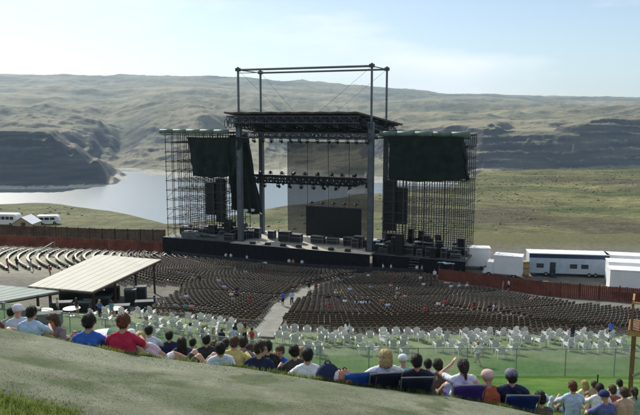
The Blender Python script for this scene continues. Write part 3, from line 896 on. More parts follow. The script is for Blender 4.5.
# ---- gear on the decks
def road_case(p, w, d, h, rz, m, label, group):
    mb = MB()
    mb.box((0,0,h/2+0.09), (w,d,h)); 
    for zz in (0.12, h*0.62+0.09, h+0.07): mb.box((0,0,zz), (w+0.03,d+0.03,0.06), mi=1)
    for sx_ in (-1,1):
        for sy_ in (-1,1):
            mb.lathe((sx_*w*.38, sy_*d*.38, 0.045), [(0.05,-0.02),(0.05,0.02)], 8, 1, Euler((0, R(90), 0)).to_matrix())
            mb.box((sx_*w/2, sy_*d/2, h/2+0.09), (0.05,0.05,h*0.98), mi=1)
    o = mb.build('road_case', [m, M_casew], None, world=False)
    o.location = p; o.rotation_euler = (0,0,rz)
    return tag(o, label, 'road case', group)
for i in range(60):
    s = rnd.choice([rnd.uniform(-27.5, -14.5), rnd.uniform(14.5, 27.5)]); v = rnd.uniform(-0.5, 8)
    p = S(s, v, DZ-0.2); 
    side = 'river' if s < 0 else 'trailer'
    road_case(p, rnd.uniform(.8, 1.9), rnd.uniform(.7, 1.2), rnd.uniform(.6, 1.7), SRZ+rnd.uniform(-.2, .2), M_case,
              'black road case among the gear on the %s side stage wing' % side, 'road cases on the %s side wing' % side)
for (px, pyb, v, w, h) in ((285, 240, 2.0, 2.2, 1.9), (296, 241, 2.2, 2.2, 1.5), (318, 240, 3.0, 2.4, 1.3), (333, 239, 3.2, 2.0, 1.1), (350, 239, 3.0, 2.2, 1.5), (359, 240, 2.0, 1.6, 2.0), (272, 238, 4.0, 1.2, 1.4)):
    s = s_of(px, pyb, v)
    road_case(S(s, v, DZ), w, 1.1, h, SRZ, M_case, 'black amplifier case lined up on the plywood stage floor', 'amplifier cases on the stage floor')
for i in range(34):     # taller loudspeaker stacks and racks on the wings
    right = i % 3 != 0
    s = rnd.uniform(14.2, 27.0) if right else rnd.uniform(-19, -14.0)
    v = rnd.uniform(-0.3, 6.5)
    w = rnd.uniform(.9, 1.5); n = rnd.choice([2, 3, 4, 4, 5]); 
    e = empty('speaker_stack', S(s, v, DZ-.2), 'stack of black speaker cabinets on the %s side stage wing' % ('trailer' if right else 'river'), 'speaker stack', 'speaker stacks on the %s side wing' % ('trailer' if right else 'river'))
    z = DZ-.2
    for k in range(n):
        h = rnd.uniform(.55, .85); q = S(s+rnd.uniform(-.05,.05), v, z+h/2)
        cb_ = MB().box(q, (w, .9, h-.03), SRZ+rnd.uniform(-.04,.04)).build('cabinet', M_case, e)
        MB().box(q-V*.47, (w*.86, .03, h*.74), SRZ).build('grille', M_black, cb_)
        z += h
# stage front fills and gear heaped behind the front columns
for (px, v_) in ((377, .8), (381, 2.2), (386, .4), (392, 1.6), (245, 1.4), (252, 2.6), (258, 3.2), (366, 3.6), (356, 1.6)):
    s = s_of(px, 242, v_); road_case(S(s, v_, DZ if abs(s) < 13.1 else DZ-.2), rnd.uniform(.9,1.5), .9, rnd.uniform(1.0,1.9), SRZ+rnd.uniform(-.2,.2), M_case, 'black gear case heaped around the front stage columns', 'gear cases around the front columns')
# drum kit and wedges
def drum(p, r, h, m, name, par): return MB().lathe(p, [(r, 0), (r, h), (r*0.96, h+0.01)], 14).build(name, m, par, smooth=False)
dk = empty('drum_kit', S(s_of(326, 236, 4.2), 4.2, DZ), 'pale drum kit with cymbals on the stage before the black screen', 'drum kit')
M_drum = mat('drum_shell', (0.55, 0.58, 0.62), 0.3, 0.1, 2.0)
M_brass = mat('cymbal', (0.55, 0.45, 0.2), 0.35, 0.1, 3.0, metal=0.9)
o = S(s_of(326, 236, 4.2), 4.2, DZ)
for (ds, dv, z, r, h) in ((0,0,0.25,0.32,0.45),(-.5,.2,.75,.17,.2),(.05,.35,.85,.16,.2),(.75,-.1,.3,.24,.45),(-.8,-.2,.6,.18,.14)):
    d_ = drum(o+U*ds+V*dv+Vector((0,0,z)), r, h, M_drum, 'drum', dk)
    MB().tube(o+U*ds+V*dv, o+U*ds+V*dv+Vector((0,0,z)), 0.03, n=5).build('stand', M_steel, d_)
for (ds, dv, z) in ((-1.0,.3,1.2),(1.0,.3,1.3),(.5,.6,1.35)):
    mb = MB().lathe(o+U*ds+V*dv+Vector((0,0,z)), [(0.03,0.03),(0.26,0.0),(0.26,-0.01)], 14); c_ = mb.build('cymbal', M_brass, dk)
    MB().tube(o+U*ds+V*dv, o+U*ds+V*dv+Vector((0,0,z)), 0.02, n=5).build('stand', M_steel, c_)
wm_ = MB(); wm_.add([(-.35,-.25,0),(.35,-.25,0),(.35,.25,0),(-.35,.25,0),(-.35,-.1,.36),(.35,-.1,.36),(.35,.25,.30),(-.35,.25,.30)], [(0,3,2,1),(4,5,6,7),(0,1,5,4),(1,2,6,5),(2,3,7,6),(3,0,4,7)])
wm_.box((0,-.19,.18),(.5,.02,.2),mi=1)
wme = wm_.mesh('wedge', [M_case, M_black])
for i in range(7):
    tag(place('monitor_wedge', wme, None, S(-9+i*3, -1.7, DZ), SRZ+math.pi, (1.3,1.3,1.3)), 'black wedge monitor speaker at the front lip of the stage', 'speaker', 'monitor wedges along the stage lip')
# pale folded drapes and lids on the wings
for (px, py, v, w) in ((190, 231, 1.0, 3.0), (207, 237, -.3, 4.5), (222, 228, 2.0, 2.4), (236, 227, 2.4, 2.6), (250, 226, 3.0, 1.8), (424, 239, 1.0, 3.2), (436, 236, 1.0, 2.6), (380, 244, -0.6, 1.4), (446, 262, -4.0, 2.6)):
    s = s_of(px, py, v); z = SV(px, py, v).z
    e = empty('gear_table', S(s, v, DZ-0.2 if v > -3 else H(*S(s,v,0).xy)), 'trestle table with a pale crumpled cover among the stage wing gear', 'table', 'covered gear tables on the stage wings')
    zz = e.location.z; ht = max(0.8, min(2.2, z-zz))
    mb = MB(); nx = 12; vs_ = []; fs = []
    for j in range(5):
        for i in range(nx+1):
            vs_.append(S(s+(i/nx-.5)*w, v+(j/4-.5)*1.1, zz+ht+0.03+0.14*float(fbm(i*.5+px, j*.5, 1.0, 3, 5))))
    for j in range(4):
        for i in range(nx): k = j*(nx+1)+i; fs.append((k, k+1, k+nx+2, k+nx+1))
    mb.add(vs_, fs); mb.build('cover', mat('pale_tarp', (0.42, 0.46, 0.50), 0.8, 0.3, 1.0), e, smooth=True)
    MB().box(S(s, v, zz+ht-0.12), (w*.95, 1.0, 0.08), SRZ).build('table_top', M_case, e)
    for q in (-.4, .4):
        for d_ in (-.4, .4): MB().tube(S(s+w*q, v+d_, zz), S(s+w*q, v+d_, zz+ht-.16), 0.04, n=5).build('leg', M_steel, e)
# low wing wall rack seen through the scaffold
e = empty('monitor_desk', S(s_of(206, 246, -.4), -.4, DZ-0.2), 'long low grey mixing desk riser inside the scaffold tower near the river', 'desk')
sA_, sB_ = s_of(182, 246, -.4), s_of(233, 246, -.4)
slab(sA_, sB_, -.5, 0.5, DZ-0.2, DZ+0.75).build('riser', mat('grey_green_board', (0.10, 0.125, 0.13), 0.7, 0.3, 0.8), e)
slab(sA_, sB_, -.6, 0.6, DZ+0.752, DZ+0.85).build('top', M_wing, e)
# ---- crowd barricade at the foot of the stage
bm_ = MB(); bm_.box((0,0,0.55),(1.9,0.05,1.1)); bm_.box((0,0.35,0.03),(1.9,0.7,0.05)); bm_.tube((-.95,0,1.12),(.95,0,1.12),0.03)
for q in (-.8,.8): bm_.tube((q,0.05,1.05),(q,0.65,0.06),0.025)
bme = bm_.mesh('barricade', mat('barricade_metal', (0.05,0.052,0.06), 0.5, 0.3, 2.0, metal=0.3))
for i in range(24):
    s = -23+i*1.95; p = S(s, -5.2, 0); p.z = H(p.x, p.y)
    tag(place('crowd_barricade', bme, None, p, SRZ), 'dark metal crowd barricade panel along the foot of the stage', 'barricade', 'crowd barricades along the stage front')
# ================================================================== the venue
M_red = mat('rust_red_boards', (0.170, 0.052, 0.034), 0.85, 0.35, 0.7, bump=0.2, bscale=2)
M_dkwood = mat('dark_brown_boards', (0.075, 0.045, 0.035), 0.85, 0.35, 0.8)
M_wood = mat('stained_timber', (0.20, 0.105, 0.05), 0.7, 0.3, 3.0, bump=0.2)
M_wood2 = mat('bright_timber_beam', (0.42, 0.22, 0.08), 0.65, 0.2, 3.0, bump=0.2)
M_trail = mat('trailer_white', (0.78, 0.79, 0.80), 0.45, 0.06, 0.7)
M_trailb = mat('trailer_blue_grey', (0.40, 0.48, 0.56), 0.5, 0.10, 0.7)
M_glass = mat('dark_window', (0.03, 0.04, 0.05), 0.1, 0.2, 1.0, spec=0.6)
M_tyre = mat('tyre_rubber', (0.02, 0.02, 0.02), 0.8, 0.2, 3.0)
M_navy = mat('navy_stripe', (0.02, 0.035, 0.09), 0.5, 0.2, 1.0)
M_plast = mat('white_plastic', (0.74, 0.75, 0.75), 0.5, 0.12, 4.0, rand=0.38)
M_seat = mat('chair_brown_black', (0.080, 0.060, 0.036), 0.40, 0.45, 0.7, spec=0.5)
M_benchw = mat('weathered_plank_and_bright_tops', (0.40, 0.385, 0.32), 0.7, 0.15, 1.5)  # also paints the bright chair tops by the stage wing
M_conc = mat('aisle_concrete', (0.20, 0.20, 0.17), 0.9, 0.2, 0.9, bump=0.3, bscale=8)
M_galv = mat('galvanised_steel', (0.34, 0.37, 0.36), 0.5, 0.2, 4.0, metal=0.3)
M_canv = mat('cream_roof_sheet', (0.46, 0.45, 0.37), 0.75, 0.06, 0.5, bump=0.1, bscale=1.2)
M_canv2 = mat('faded_blue_green_sheet', (0.24, 0.29, 0.26), 0.8, 0.10, 0.5)

# ---- board fences
def wood_fence(pts, h, label, m, name='board_fence', step=2.4):
    P = []
    for a, b in zip(pts[:-1], pts[1:]):
        n = max(1, int(round((b-a).xy.length/step)))
        for k in range(n): P.append(a+(b-a)*k/n)
    P.append(pts[-1])
    e = empty(name, (P[0].x, P[0].y, H(P[0].x, P[0].y)), label, 'fence')
    for i, (a, b) in enumerate(zip(P[:-1], P[1:])):
        za, zb = H(a.x, a.y), H(b.x, b.y)
        d = (b-a); d.z = 0; L = d.length; d.normalize(); n_ = Vector((-d.y, d.x, 0))
        mb = MB(); nb = 10
        for k in range(nb):      # upright boards, uneven tops, small joints
            t0 = k/nb+0.004; t1 = (k+1)/nb-0.004
            zz0 = za+(zb-za)*t0; j = rnd.uniform(-.04, .04); o = n_*rnd.uniform(0, .02)
            p = a+d*(L*t0)+o; q = a+d*(L*t1)+o
            mb.hexa([(p.x,p.y,zz0-.3),(q.x,q.y,zz0-.3),(q.x+n_.x*.03,q.y+n_.y*.03,zz0-.3),(p.x+n_.x*.03,p.y+n_.y*.03,zz0-.3)],
                    [(p.x,p.y,zz0+h+j),(q.x,q.y,zz0+h+j),(q.x+n_.x*.03,q.y+n_.y*.03,zz0+h+j),(p.x+n_.x*.03,p.y+n_.y*.03,zz0+h+j)])
        pan = mb.build('panel', m, e)
        mb2 = MB()
        for zz in (0.4, h-0.3): mb2.tube((a.x+n_.x*.1, a.y+n_.y*.1, za+zz), (b.x+n_.x*.1, b.y+n_.y*.1, zb+zz), 0.05, n=4)
        mb2.build('rail', m, pan)
        MB().box((a.x+n_.x*.14, a.y+n_.y*.14, za+h/2-.1), (0.14, 0.14, h+.5), math.atan2(d.y, d.x)).build('post', m, e)
    return e
RF = [hit(438, 280), hit(470, 284.5), hit(503, 290), hit(560, 297), hit(640, 303), hit(700, 308)]
wood_fence(RF, 1.75, 'rust red board fence running past the white trailers', M_red)
LF = [on(-60, 119), on(0, 121), on(60, 123), on(120, 124), on(164, 124)]
wood_fence(LF, 2.1, 'rust red board fence behind the pale curved benches', M_red)
LB = [on(34, 129), on(90, 130), on(166, 131)]
wood_fence(LB, 3.7, 'tall dark brown board fence behind the red fence', M_dkwood, 'tall_fence')
LB2 = [on(-50, 127), on(34, 128.5)]
wood_fence(LB2, 3.5, 'dark brown board fence below the white bus', M_dkwood, 'tall_fence')

# ---- trailers and vehicles
def wheel(p, r, w, rz, par, name='wheel'):
    M3 = Matrix.Rotation(rz, 3, 'Z') @ Euler((R(90), 0, 0)).to_matrix()
    wv = MB().lathe(p, [(r*.8, -w/2), (r, -w/3), (r, w/3), (r*.8, w/2)], 14, M=M3).build(name, M_tyre, par)
    MB().lathe(p, [(r*.45, -w/2-.02), (r*.45, w/2+.02)], 10, M=M3).build('rim', M_casew, wv)
    return wv
def office_trailer(p, rz, L, W, Hh, label, wallm, stripe=True, door=0.0, windows=(), cab=False, rooft=M_trail, group=None):
    e = empty('trailer', p, label, 'trailer', group)
    ax = Vector((math.cos(rz), math.sin(rz), 0)); ay = Vector((-ax.y, ax.x, 0)); p = Vector(p)
    def Q(x, y, z): return p+ax*x+ay*y+Vector((0,0,z))
    bb = MB().box(Q(0,0,.55+(Hh-.55)/2), (L, W, Hh-.55), rz)
    for k in range(1, int(L/1.2)):      # panel seams
        for y in (-W/2-.008, W/2+.008): bb.box(Q(-L/2+k*1.2, y, .55+(Hh-.6)/2), (.045, .02, Hh-.7), rz)
    b = bb.build('body', wallm, e)
    MB().box(Q(0,0,.50), (L*.98, W*.9, .10), rz).build('chassis', M_black, e)
    for y in (-.55*W/2, .55*W/2): MB().box(Q(L/2+.01, y, 1.0), (.03, .22, .12), rz).build('tail_light', mat('tail_light_red', (.35,.02,.02), .3, .1, 3), e)
    r_ = MB(); n = int(L/1.2)
    r_.box(Q(0,0,Hh+.04), (L+.18, W+.18, .10), rz)
    for k in range(n): r_.box(Q(-L/2+(k+.5)*L/n, 0, Hh+.105), (.06, W+.1, .035), rz)
    r_.build('roof', rooft, e)
    if stripe: MB().box(Q(0,-W/2-.006,Hh-.36), (L+.004, .03, .62), rz).build('stripe', M_navy, e)
    if door is not None:
        d = MB().box(Q(door*L,-W/2-.02,1.45), (.9, .05, 1.8), rz).build('door', M_glass, e)
        MB().box(Q(door*L+.33,-W/2-.07,1.4), (.06, .06, .18), rz).build('handle', M_casew, d)
        for k in range(3): MB().box(Q(door*L,-W/2-.25-.26*k,.48-.16*k), (1.1,.26,.05), rz).build('step', M_steel, e)
    for x in windows:
        w_ = MB().box(Q(x*L,-W/2-.02,1.75), (1.1,.04,.75), rz).build('window', M_glass, e)
        MB().box(Q(x*L,-W/2-.035,1.36), (1.2,.06,.05), rz).build('sill', M_trail, w_)
    for x in (-.28,-.20,.26,.34):
        for y in (-W/2+.12, W/2-.12): wheel(Q(x*L,y,.42), .42, .26, rz, e)
    return e
def yard(px, Yd): return on(px, Yd)
ROOF = -21.75                          # the roofs behind the fence stand about level
p = yard(566, 103.5); office_trailer(p, R(-8), 12.2, 3.0, ROOF-p.z, 'long pale blue grey office trailer with white roof and dark door', M_trailb, True, -.20, (-.36, .06, .2))
for i, (px, Yd) in enumerate(((660, 91.0), (656, 96.0), (652, 101.0))):
    p = yard(px, Yd)
    office_trailer(p, R(-14), 14.0, 2.7, ROOF-p.z, ['white semi trailer parked closest to the red board fence', 'white semi trailer parked between two other semi trailers', 'white semi trailer parked farthest from the red board fence'][i], M_trail, False, None, group='white semi trailers')
def box_truck(p, rz, L, W, Hh, label):
    e = empty('box_truck', p, label, 'truck')
    ax = Vector((math.cos(rz), math.sin(rz), 0)); ay = Vector((-ax.y, ax.x, 0)); p = Vector(p)
    def Q(x, y, z): return p+ax*x+ay*y+Vector((0,0,z))
    bd = MB().box(Q(-.8,0,.7+(Hh-.7)/2), (L-1.9, W, Hh-.7), rz).build('cargo_box', M_trail, e)
    MB().box(Q(-.8,0,Hh+.03), (L-1.8, W+.1, .06), rz).build('roof_cap', M_trail, bd)
    x0, x1 = L/2-1.72, L/2
    cb = MB().hexa([Q(x0,-W*.46,.6),Q(x1,-W*.46,.6),Q(x1,W*.46,.6),Q(x0,W*.46,.6)], [Q(x0,-W*.44,2.45),Q(x1-.7,-W*.42,2.45),Q(x1-.7,W*.42,2.45),Q(x0,W*.44,2.45)]).build('cab', M_trail, e)
    MB().hexa([Q(x1-.36,-W*.40,1.55),Q(x1-.29,-W*.40,1.5),Q(x1-.29,W*.40,1.5),Q(x1-.36,W*.40,1.55)], [Q(x1-.72,-W*.36,2.32),Q(x1-.62,-W*.36,2.32),Q(x1-.62,W*.36,2.32),Q(x1-.72,W*.36,2.32)]).build('windscreen', M_glass, cb)
    MB().box(Q(x0+.5,-W*.455,1.85), (.7,.06,.6), rz).build('side_window', M_glass, cb)
    for sy in (-1,1): MB().box(Q(x1-.5,sy*(W*.46+.14),1.75), (.10,.20,.36), rz).build('mirror', M_black, cb)
    for sy in (-1,1): MB().box(Q(x1+.01,sy*W*.33,.85), (.05,.3,.22), rz).build('headlight', M_casew, cb)
    MB().box(Q(-.8,-W/2-.015,1.9), (L-2.6,.02,.25), rz).build('stripe', M_navy, bd)
    for x in (-L*.28, L*.34):
        for y in (-W/2+.15, W/2-.15): wheel(Q(x,y,.42), .42, .28, rz, e)
p = yard(473, 108); box_truck(p, R(172), 5.6, 2.3, 3.7, 'white box truck parked against the scaffold tower foot')
p = yard(503, 102.5); box_truck(p, R(158), 6.2, 2.5, ROOF-p.z-.1, 'white box truck with sunlit roof between tower and office trailer')
# crate and red equipment rack between trucks
p = yard(524, 103)
e = empty('plywood_crate', p, 'tan plywood crate standing between the truck and the office trailer', 'crate')
MB().box(p+Vector((0,0,1.25)), (1.1,1.1,2.3), .1).build('box', mat('crate_ply', (.38,.27,.12), .8, .2, 2), e)
for z in (.3,1.3,2.2): MB().box(p+Vector((0,0,z)), (1.16,1.16,.12), .1).build('batten', M_wood, e)
# left: bus, tent, van beyond the tall fence
def bus(p, rz, L, W, Hh, label, name, cat, nwin):
    e = empty(name, p, label, cat)
    ax = Vector((math.cos(rz), math.sin(rz), 0)); ay = Vector((-ax.y, ax.x, 0)); p = Vector(p)
    def Q(x, y, z): return p+ax*x+ay*y+Vector((0,0,z))
    prof_ = [(-L/2,.4),(L/2-.1,.4),(L/2,.9),(L/2-.25,Hh-.35),(L/2-.7,Hh),(-L/2+.2,Hh),(-L/2,Hh-.3)]
    mb = MB(); n = len(prof_)
    mb.add([Q(x,-W/2,z) for x,z in prof_]+[Q(x,W/2,z) for x,z in prof_], [tuple(range(n))]+[tuple(range(2*n-1,n-1,-1))]+[(i,n+i,n+(i+1)%n,(i+1)%n) for i in range(n)])
    b = mb.build('body', M_trail, e)
    for k in range(nwin): MB().box(Q(-L/2+.5+(k+.5)*(L-1.4)/nwin,-W/2-.01,Hh*.66), ((L-1.4)/nwin*.82,.04,Hh*.26), rz).build('window', M_glass, b)
    for x in (-L*.3, L*.3):
        for y in (-W/2+.1, W/2-.1): wheel(Q(x,y,.42), .42, .25, rz, e)
bus(on(3, 166), R(-8), 9.5, 2.5, 3.0, 'white bus with dark windows parked next to the tan tent', 'bus', 'bus', 7)
bus(on(49, 168), R(6), 5.6, 2.1, 2.3, 'white van parked on the far side of the tan tent', 'van', 'van', 3)
p = on(27, 160)
e = empty('gable_tent', p, 'tan canvas gable tent beside the white bus', 'tent')
mt_ = mat('tan_canvas', (.40,.33,.22), .9, .12, 1.5)
w, l, hw, hr = 2.4, 2.6, 1.5, 3.1
for sx_ in (-1,1):
    MB().hexa([p+Vector((sx_*w-.03,-l,0)),p+Vector((sx_*w+.03,-l,0)),p+Vector((sx_*w+.03,l,0)),p+Vector((sx_*w-.03,l,0))], [p+Vector((sx_*w-.03,-l,hw)),p+Vector((sx_*w+.03,-l,hw)),p+Vector((sx_*w+.03,l,hw)),p+Vector((sx_*w-.03,l,hw))]).build('wall', mt_, e)
    a = [p+Vector((sx_*(w+.2),-l-.2,hw-.1)),p+Vector((sx_*(w+.2),l+.2,hw-.1)),p+Vector((0,l+.2,hr)),p+Vector((0,-l-.2,hr))]
    if sx_ < 0: a = a[::-1]
    MB().hexa([q-Vector((0,0,.04)) for q in a], a).build('roof_slope', M_trail if sx_ > 0 else mt_, e)
MB().add([p+Vector((-w,-l,0)),p+Vector((w,-l,0)),p+Vector((w,-l,hw)),p+Vector((0,-l,hr-.06)),p+Vector((-w,-l,hw))], [(0,1,2,3,4)]).build('gable_end', mt_, e)
MB().box(p+Vector((.3,-l-.02,.9)), (1.0,.03,1.8)).build('door_flap', M_dkwood, e)

# ---- concrete aisles
def strip(name, pts, w, lift=0.02, m=M_conc):
    mb = MB(); P = []
    for a, b in zip(pts[:-1], pts[1:]):
        n = max(1, int((b-a).xy.length/1.0))
        for k in range(n): P.append(a+(b-a)*k/n)
    P.append(pts[-1]); vs_ = []; fs = []
    for i, p in enumerate(P):
        d = (P[min(i+1,len(P)-1)]-P[max(i-1,0)]); d.z = 0; d.normalize(); n_ = Vector((-d.y,d.x,0))
        for q in (-1,-.33,.33,1):
            x, y = p.x+n_.x*w/2*q, p.y+n_.y*w/2*q
            vs_.append((x, y, H(x, y)+lift+0.11))
    for i in range(len(P)-1):
        for k in range(3): a = i*4+k; fs.append((a, a+4, a+5, a+1))
    n_ = len(vs_); vs_ += [(q[0], q[1], q[2]-.35) for q in vs_]; m_ = len(P)-1
    for i in range(m_): a = i*4; fs.append((a, n_+a, n_+a+4, a+4)); a += 3; fs.append((a, a+4, n_+a+4, n_+a))
    for k in range(3): fs.append((k, k+1, n_+k+1, n_+k)); a = m_*4+k; fs.append((a, n_+a, n_+a+1, a+1))
    mb.add(vs_, fs)
    return tag(mb.build(name, m), kind='structure')
AIS = [hit(262, 338), hit(283, 306), hit(312, 288.5), hit(378, 272.5)]
strip('aisle', AIS, 2.0)
AIS2 = [hit(436, 311), hit(480, 317), hit(524, 323)]
strip('cross_aisle', AIS2, 0.9)
AIS3 = [hit(474, 289), hit(560, 304), hit(640, 312), hit(720, 318)]
strip('side_walk', AIS3, 4.5, m=mat('grey_walk', (0.13,0.14,0.13), .9, .2, .5))

# ---- seating
KC = S(0, 10, 0)
def seg_dist(x, y, pts):
    best = np.full(np.shape(x), 1e9)
    for a, b in zip(pts[:-1], pts[1:]):
        dx, dy = b.x-a.x, b.y-a.y; L2 = dx*dx+dy*dy
        t = np.clip(((x-a.x)*dx+(y-a.y)*dy)/L2, 0, 1)
        best = np.minimum(best, np.hypot(x-a.x-t*dx, y-a.y-t*dy))
    return best
def interp_y(x, pts): 
    q = sorted(pts, key=lambda p: p.x)
    return np.interp(x, [p.x for p in q], [p.y for p in q])
CAN = [on(92, 68), on(28, 70), on(98, 86), on(160, 82)]
CANC = sum(CAN, Vector())/4
spots = []
Rr = 16.0; band = 0
while Rr < 80:                       # curved rows in bands, chairs lined up along radii inside a band
    Rm = Rr+5.0; step = 0.60/Rm
    for j in range(11):
        a = R(-88)
        while a < R(88):
            d0 = -V*math.cos(a)+U*math.sin(a); p = KC+d0*Rr
            spots.append((p.x, p.y, math.atan2(-d0.y, -d0.x)-math.pi/2))
            a += step
        Rr += 0.96
    Rr += 0.5
sp = np.array(spots)
te_ = yeff(sp[:,0], sp[:,1])
vv_ = (sp[:,0]-SC.x)*V.x+(sp[:,1]-SC.y)*V.y
ok = (te_ > 58.0) & (vv_ < -7.2)
ok &= seg_dist(sp[:,0], sp[:,1], AIS) > 1.35
ok &= seg_dist(sp[:,0], sp[:,1], AIS2) > 0.75
ok &= ~((sp[:,0] > AIS3[0].x-4) & (sp[:,1] > interp_y(sp[:,0], AIS3)-2.8))
ok &= ~((np.abs((sp[:,0]-CANC.x)) < 9.5) & (sp[:,1] > 60) & (sp[:,1] < CANC.y+9)) 
ok &= ~((sp[:,0] < CANC.x+2.0) & (sp[:,1] < 84))
ok &= ~((sp[:,0] < -35) & (sp[:,1] > 80))
ok &= sp[:,0] > -60
ok &= sp[:,0] < 44
sp = sp[ok]
sp = sp[np.argsort(np.hypot(sp[:,0], sp[:,1]))]
print('seats', len(sp))
def chair_parts():
    mb = MB()
    mb.box((0, 0.02, 0.44), (0.43, 0.42, 0.045))
    mb.box((0, -0.225, 0.70), (0.43, 0.035, 0.36), rot=Euler((R(9), 0, 0)))
    for q in (-.21, .21):
        mb.tube((q, 0.22, 0.0), (q, -0.24, 0.88), 0.018, n=4)
        mb.tube((q, -0.24, 0.0), (q, 0.16, 0.44), 0.016, n=4)
    return mb
cp = chair_parts(); cme = cp.mesh('folding_chair', M_seat)
LIFT = 0.05
N1 = min(300, len(sp))
for (x, y, rz) in sp[:N1]:
    o = place('folding_chair', cme, None, (x, y, H(x, y)+LIFT), rz+rnd.uniform(-.05,.05))
    tag(o, 'dark folding chair in the rear seat rows next to the white lawn chairs', 'chair', 'dark folding chairs in the rear rows')
cv = np.array(cp.v); cf = cp.f
rest = sp[N1:]
zz = near_far(rest[:,0], rest[:,1])+LIFT
jit = np.array([rnd.uniform(-.06,.06) for _ in range(len(rest))])
ca, sa_ = np.cos(rest[:,2]+jit), np.sin(rest[:,2]+jit)
VX = cv[None,:,0]*ca[:,None]-cv[None,:,1]*sa_[:,None]+rest[:,0:1]
VY = cv[None,:,0]*sa_[:,None]+cv[None,:,1]*ca[:,None]+rest[:,1:2]
VZ = cv[None,:,2]+zz[:,None]
allv = np.stack([VX,VY,VZ],-1).reshape(-1,3)
q4 = np.array([f for f in cf if len(f) == 4])
nv = len(cv)
allq = (q4[None]+(np.arange(len(rest))*nv)[:,None,None]).reshape(-1,4)
me = bpy.data.meshes.new('folding_chair_rows')
me.vertices.add(len(allv)); me.vertices.foreach_set('co', allv.ravel().astype(np.float32))
me.loops.add(allq.size); me.loops.foreach_set('vertex_index', allq.ravel().astype(np.int32))
me.polygons.add(len(allq)); me.polygons.foreach_set('loop_start', np.arange(0, allq.size, 4, dtype=np.int32))
me.update(calc_edges=True); me.materials.append(M_seat)
o = bpy.data.objects.new('folding_chair_rows', me); COL.objects.link(o)
tag(o, 'thousands of dark folding chairs in rows filling the bowl before the stage', 'chairs', kind='stuff')

# ---- pale curved benches on the river side
def arc_bench(Rr, p0, p1, label, group):
    n = max(2, int(abs(p1-p0)*Rr/0.9)); pts = []
    for i in range(n+1):
        a = p0+(p1-p0)*i/n
        d = -V*math.cos(a)+U*math.sin(a); p = KC+d*Rr
        pts.append((p, d))
    c = pts[n//2][0]
    e = empty('curved_bench', (c.x, c.y, H(c.x, c.y)), label, 'bench', group)
    for (off, w, zo, nm) in ((0, .34, .44, 'seat'), (.27, .05, .70, 'backrest')):
        mb = MB(); vs_ = []; fs = []
        th = 0.05 if nm == 'seat' else 0.20
        for p, d in pts:
            z = H(p.x, p.y)+zo
            for (rr_, dz) in ((-w/2, 0), (w/2, 0), (w/2, -th), (-w/2, -th)):
                q = p+d*(off+rr_); vs_.append((q.x, q.y, z+dz))
        for i in range(n):
            for k in range(4): a = i*4; fs.append((a+k, a+4+k, a+4+(k+1)%4, a+(k+1)%4))
        fs += [(0,1,2,3), (n*4+3,n*4+2,n*4+1,n*4)]
        mb.add(vs_, fs); mb.build(nm, M_benchw, e)
    for i in range(0, n+1, 2):
        p, d = pts[i]; z = H(p.x, p.y)
        MB().box((p.x, p.y, z+.18), (.10,.36,.48), math.atan2(d.y, d.x)+math.pi/2).build('leg', M_steel, e)
lfy = lambda x: np.interp(x, [q.x for q in LF], [q.y for q in LF])
nb_ = 0
for i in range(24):
    Rr = 33+i*1.42
    arc = []
    for a in np.arange(-100, -28, 1.5):
        d = -V*math.cos(R(a))+U*math.sin(R(a)); p = KC+d*Rr
        if p.x < -33 and p.y < lfy(p.x)-5 and p.y > 86 and p.x > -66: arc.append(a)
    if len(arc) >= 4:
        nb_ += 1
        arc_bench(Rr, R(arc[0]), R(arc[-1]), 'long pale curved bench in the arc of benches by the red fence', 'pale curved benches by the red fence')
for i in range(8):  # benches stand in for chair rows; their bright tops are put in pale colour
    Rr = 24+i*1.9
    arc = []
    for a in np.arange(-80, -48, 1.5):
        d = -V*math.cos(R(a))+U*math.sin(R(a)); p = KC+d*Rr
        if -34 < p.x and (p-SC).dot(V) > -6.8 and (p-SC).dot(V) < -2.6 and p.x < -15: arc.append(a)
    if len(arc) >= 3: arc_bench(Rr, R(arc[0]), R(arc[-1]), 'short bench added in place of chair rows, pale to paint their bright tops, near the river', 'short benches painted pale for bright chair tops')

# ---- flat roofed shade canopies
def canopy(C4, zt_, label, m, posts, extra_z=0.0):
    base_ = sum(C4, Vector())/4
    e = empty('shade_canopy', (base_.x, base_.y, H(base_.x, base_.y)), label, 'canopy')
    tp = [Vector((q.x, q.y, zt_)) for q in C4]
    a = tp[0]; 
    area = sum((tp[i].x*tp[(i+1)%4].y-tp[(i+1)%4].x*tp[i].y) for i in range(4))
    if area < 0: tp = tp[::-1]
    MB().hexa([q-Vector((0,0,.12)) for q in tp], tp).build('roof_sheet', m, e)
    for i in range(4):
        p_, q_ = tp[i]-Vector((0,0,.24)), tp[(i+1)%4]-Vector((0,0,.24))
        MB().tube(p_, q_, 0.10, n=6).build('edge_beam', M_dkwood, e)
    n = 7
    for k in range(1, 8):
        p_ = tp[0]+(tp[1]-tp[0])*k/8; q_ = tp[3]+(tp[2]-tp[3])*k/8
        MB().tube(p_+Vector((0,0,.004)), q_+Vector((0,0,.004)), 0.016, n=6).build('seam_rib', m, e)
    for k in range(1, n):
        p_ = tp[0]+(tp[1]-tp[0])*k/n; q_ = tp[3]+(tp[2]-tp[3])*k/n
        MB().tube(p_+Vector((0,0,-.2)), q_+Vector((0,0,-.2)), 0.06, n=4).build('rafter', M_dkwood, e)
    for (a_, b_) in posts:
        q = (tp[0]*(1-a_)+tp[1]*a_)*(1-b_)+(tp[3]*(1-a_)+tp[2]*a_)*b_
        MB().box((q.x, q.y, (zt_-.25+H(q.x,q.y)-.1)/2), (.22,.22,zt_-.25-H(q.x,q.y)+.1)).build('post', M_dkwood, e)
    return e, tp
def level(px, py, z):
    d = ray(px, py); return d*(z/d.z)
CZ = -18.05
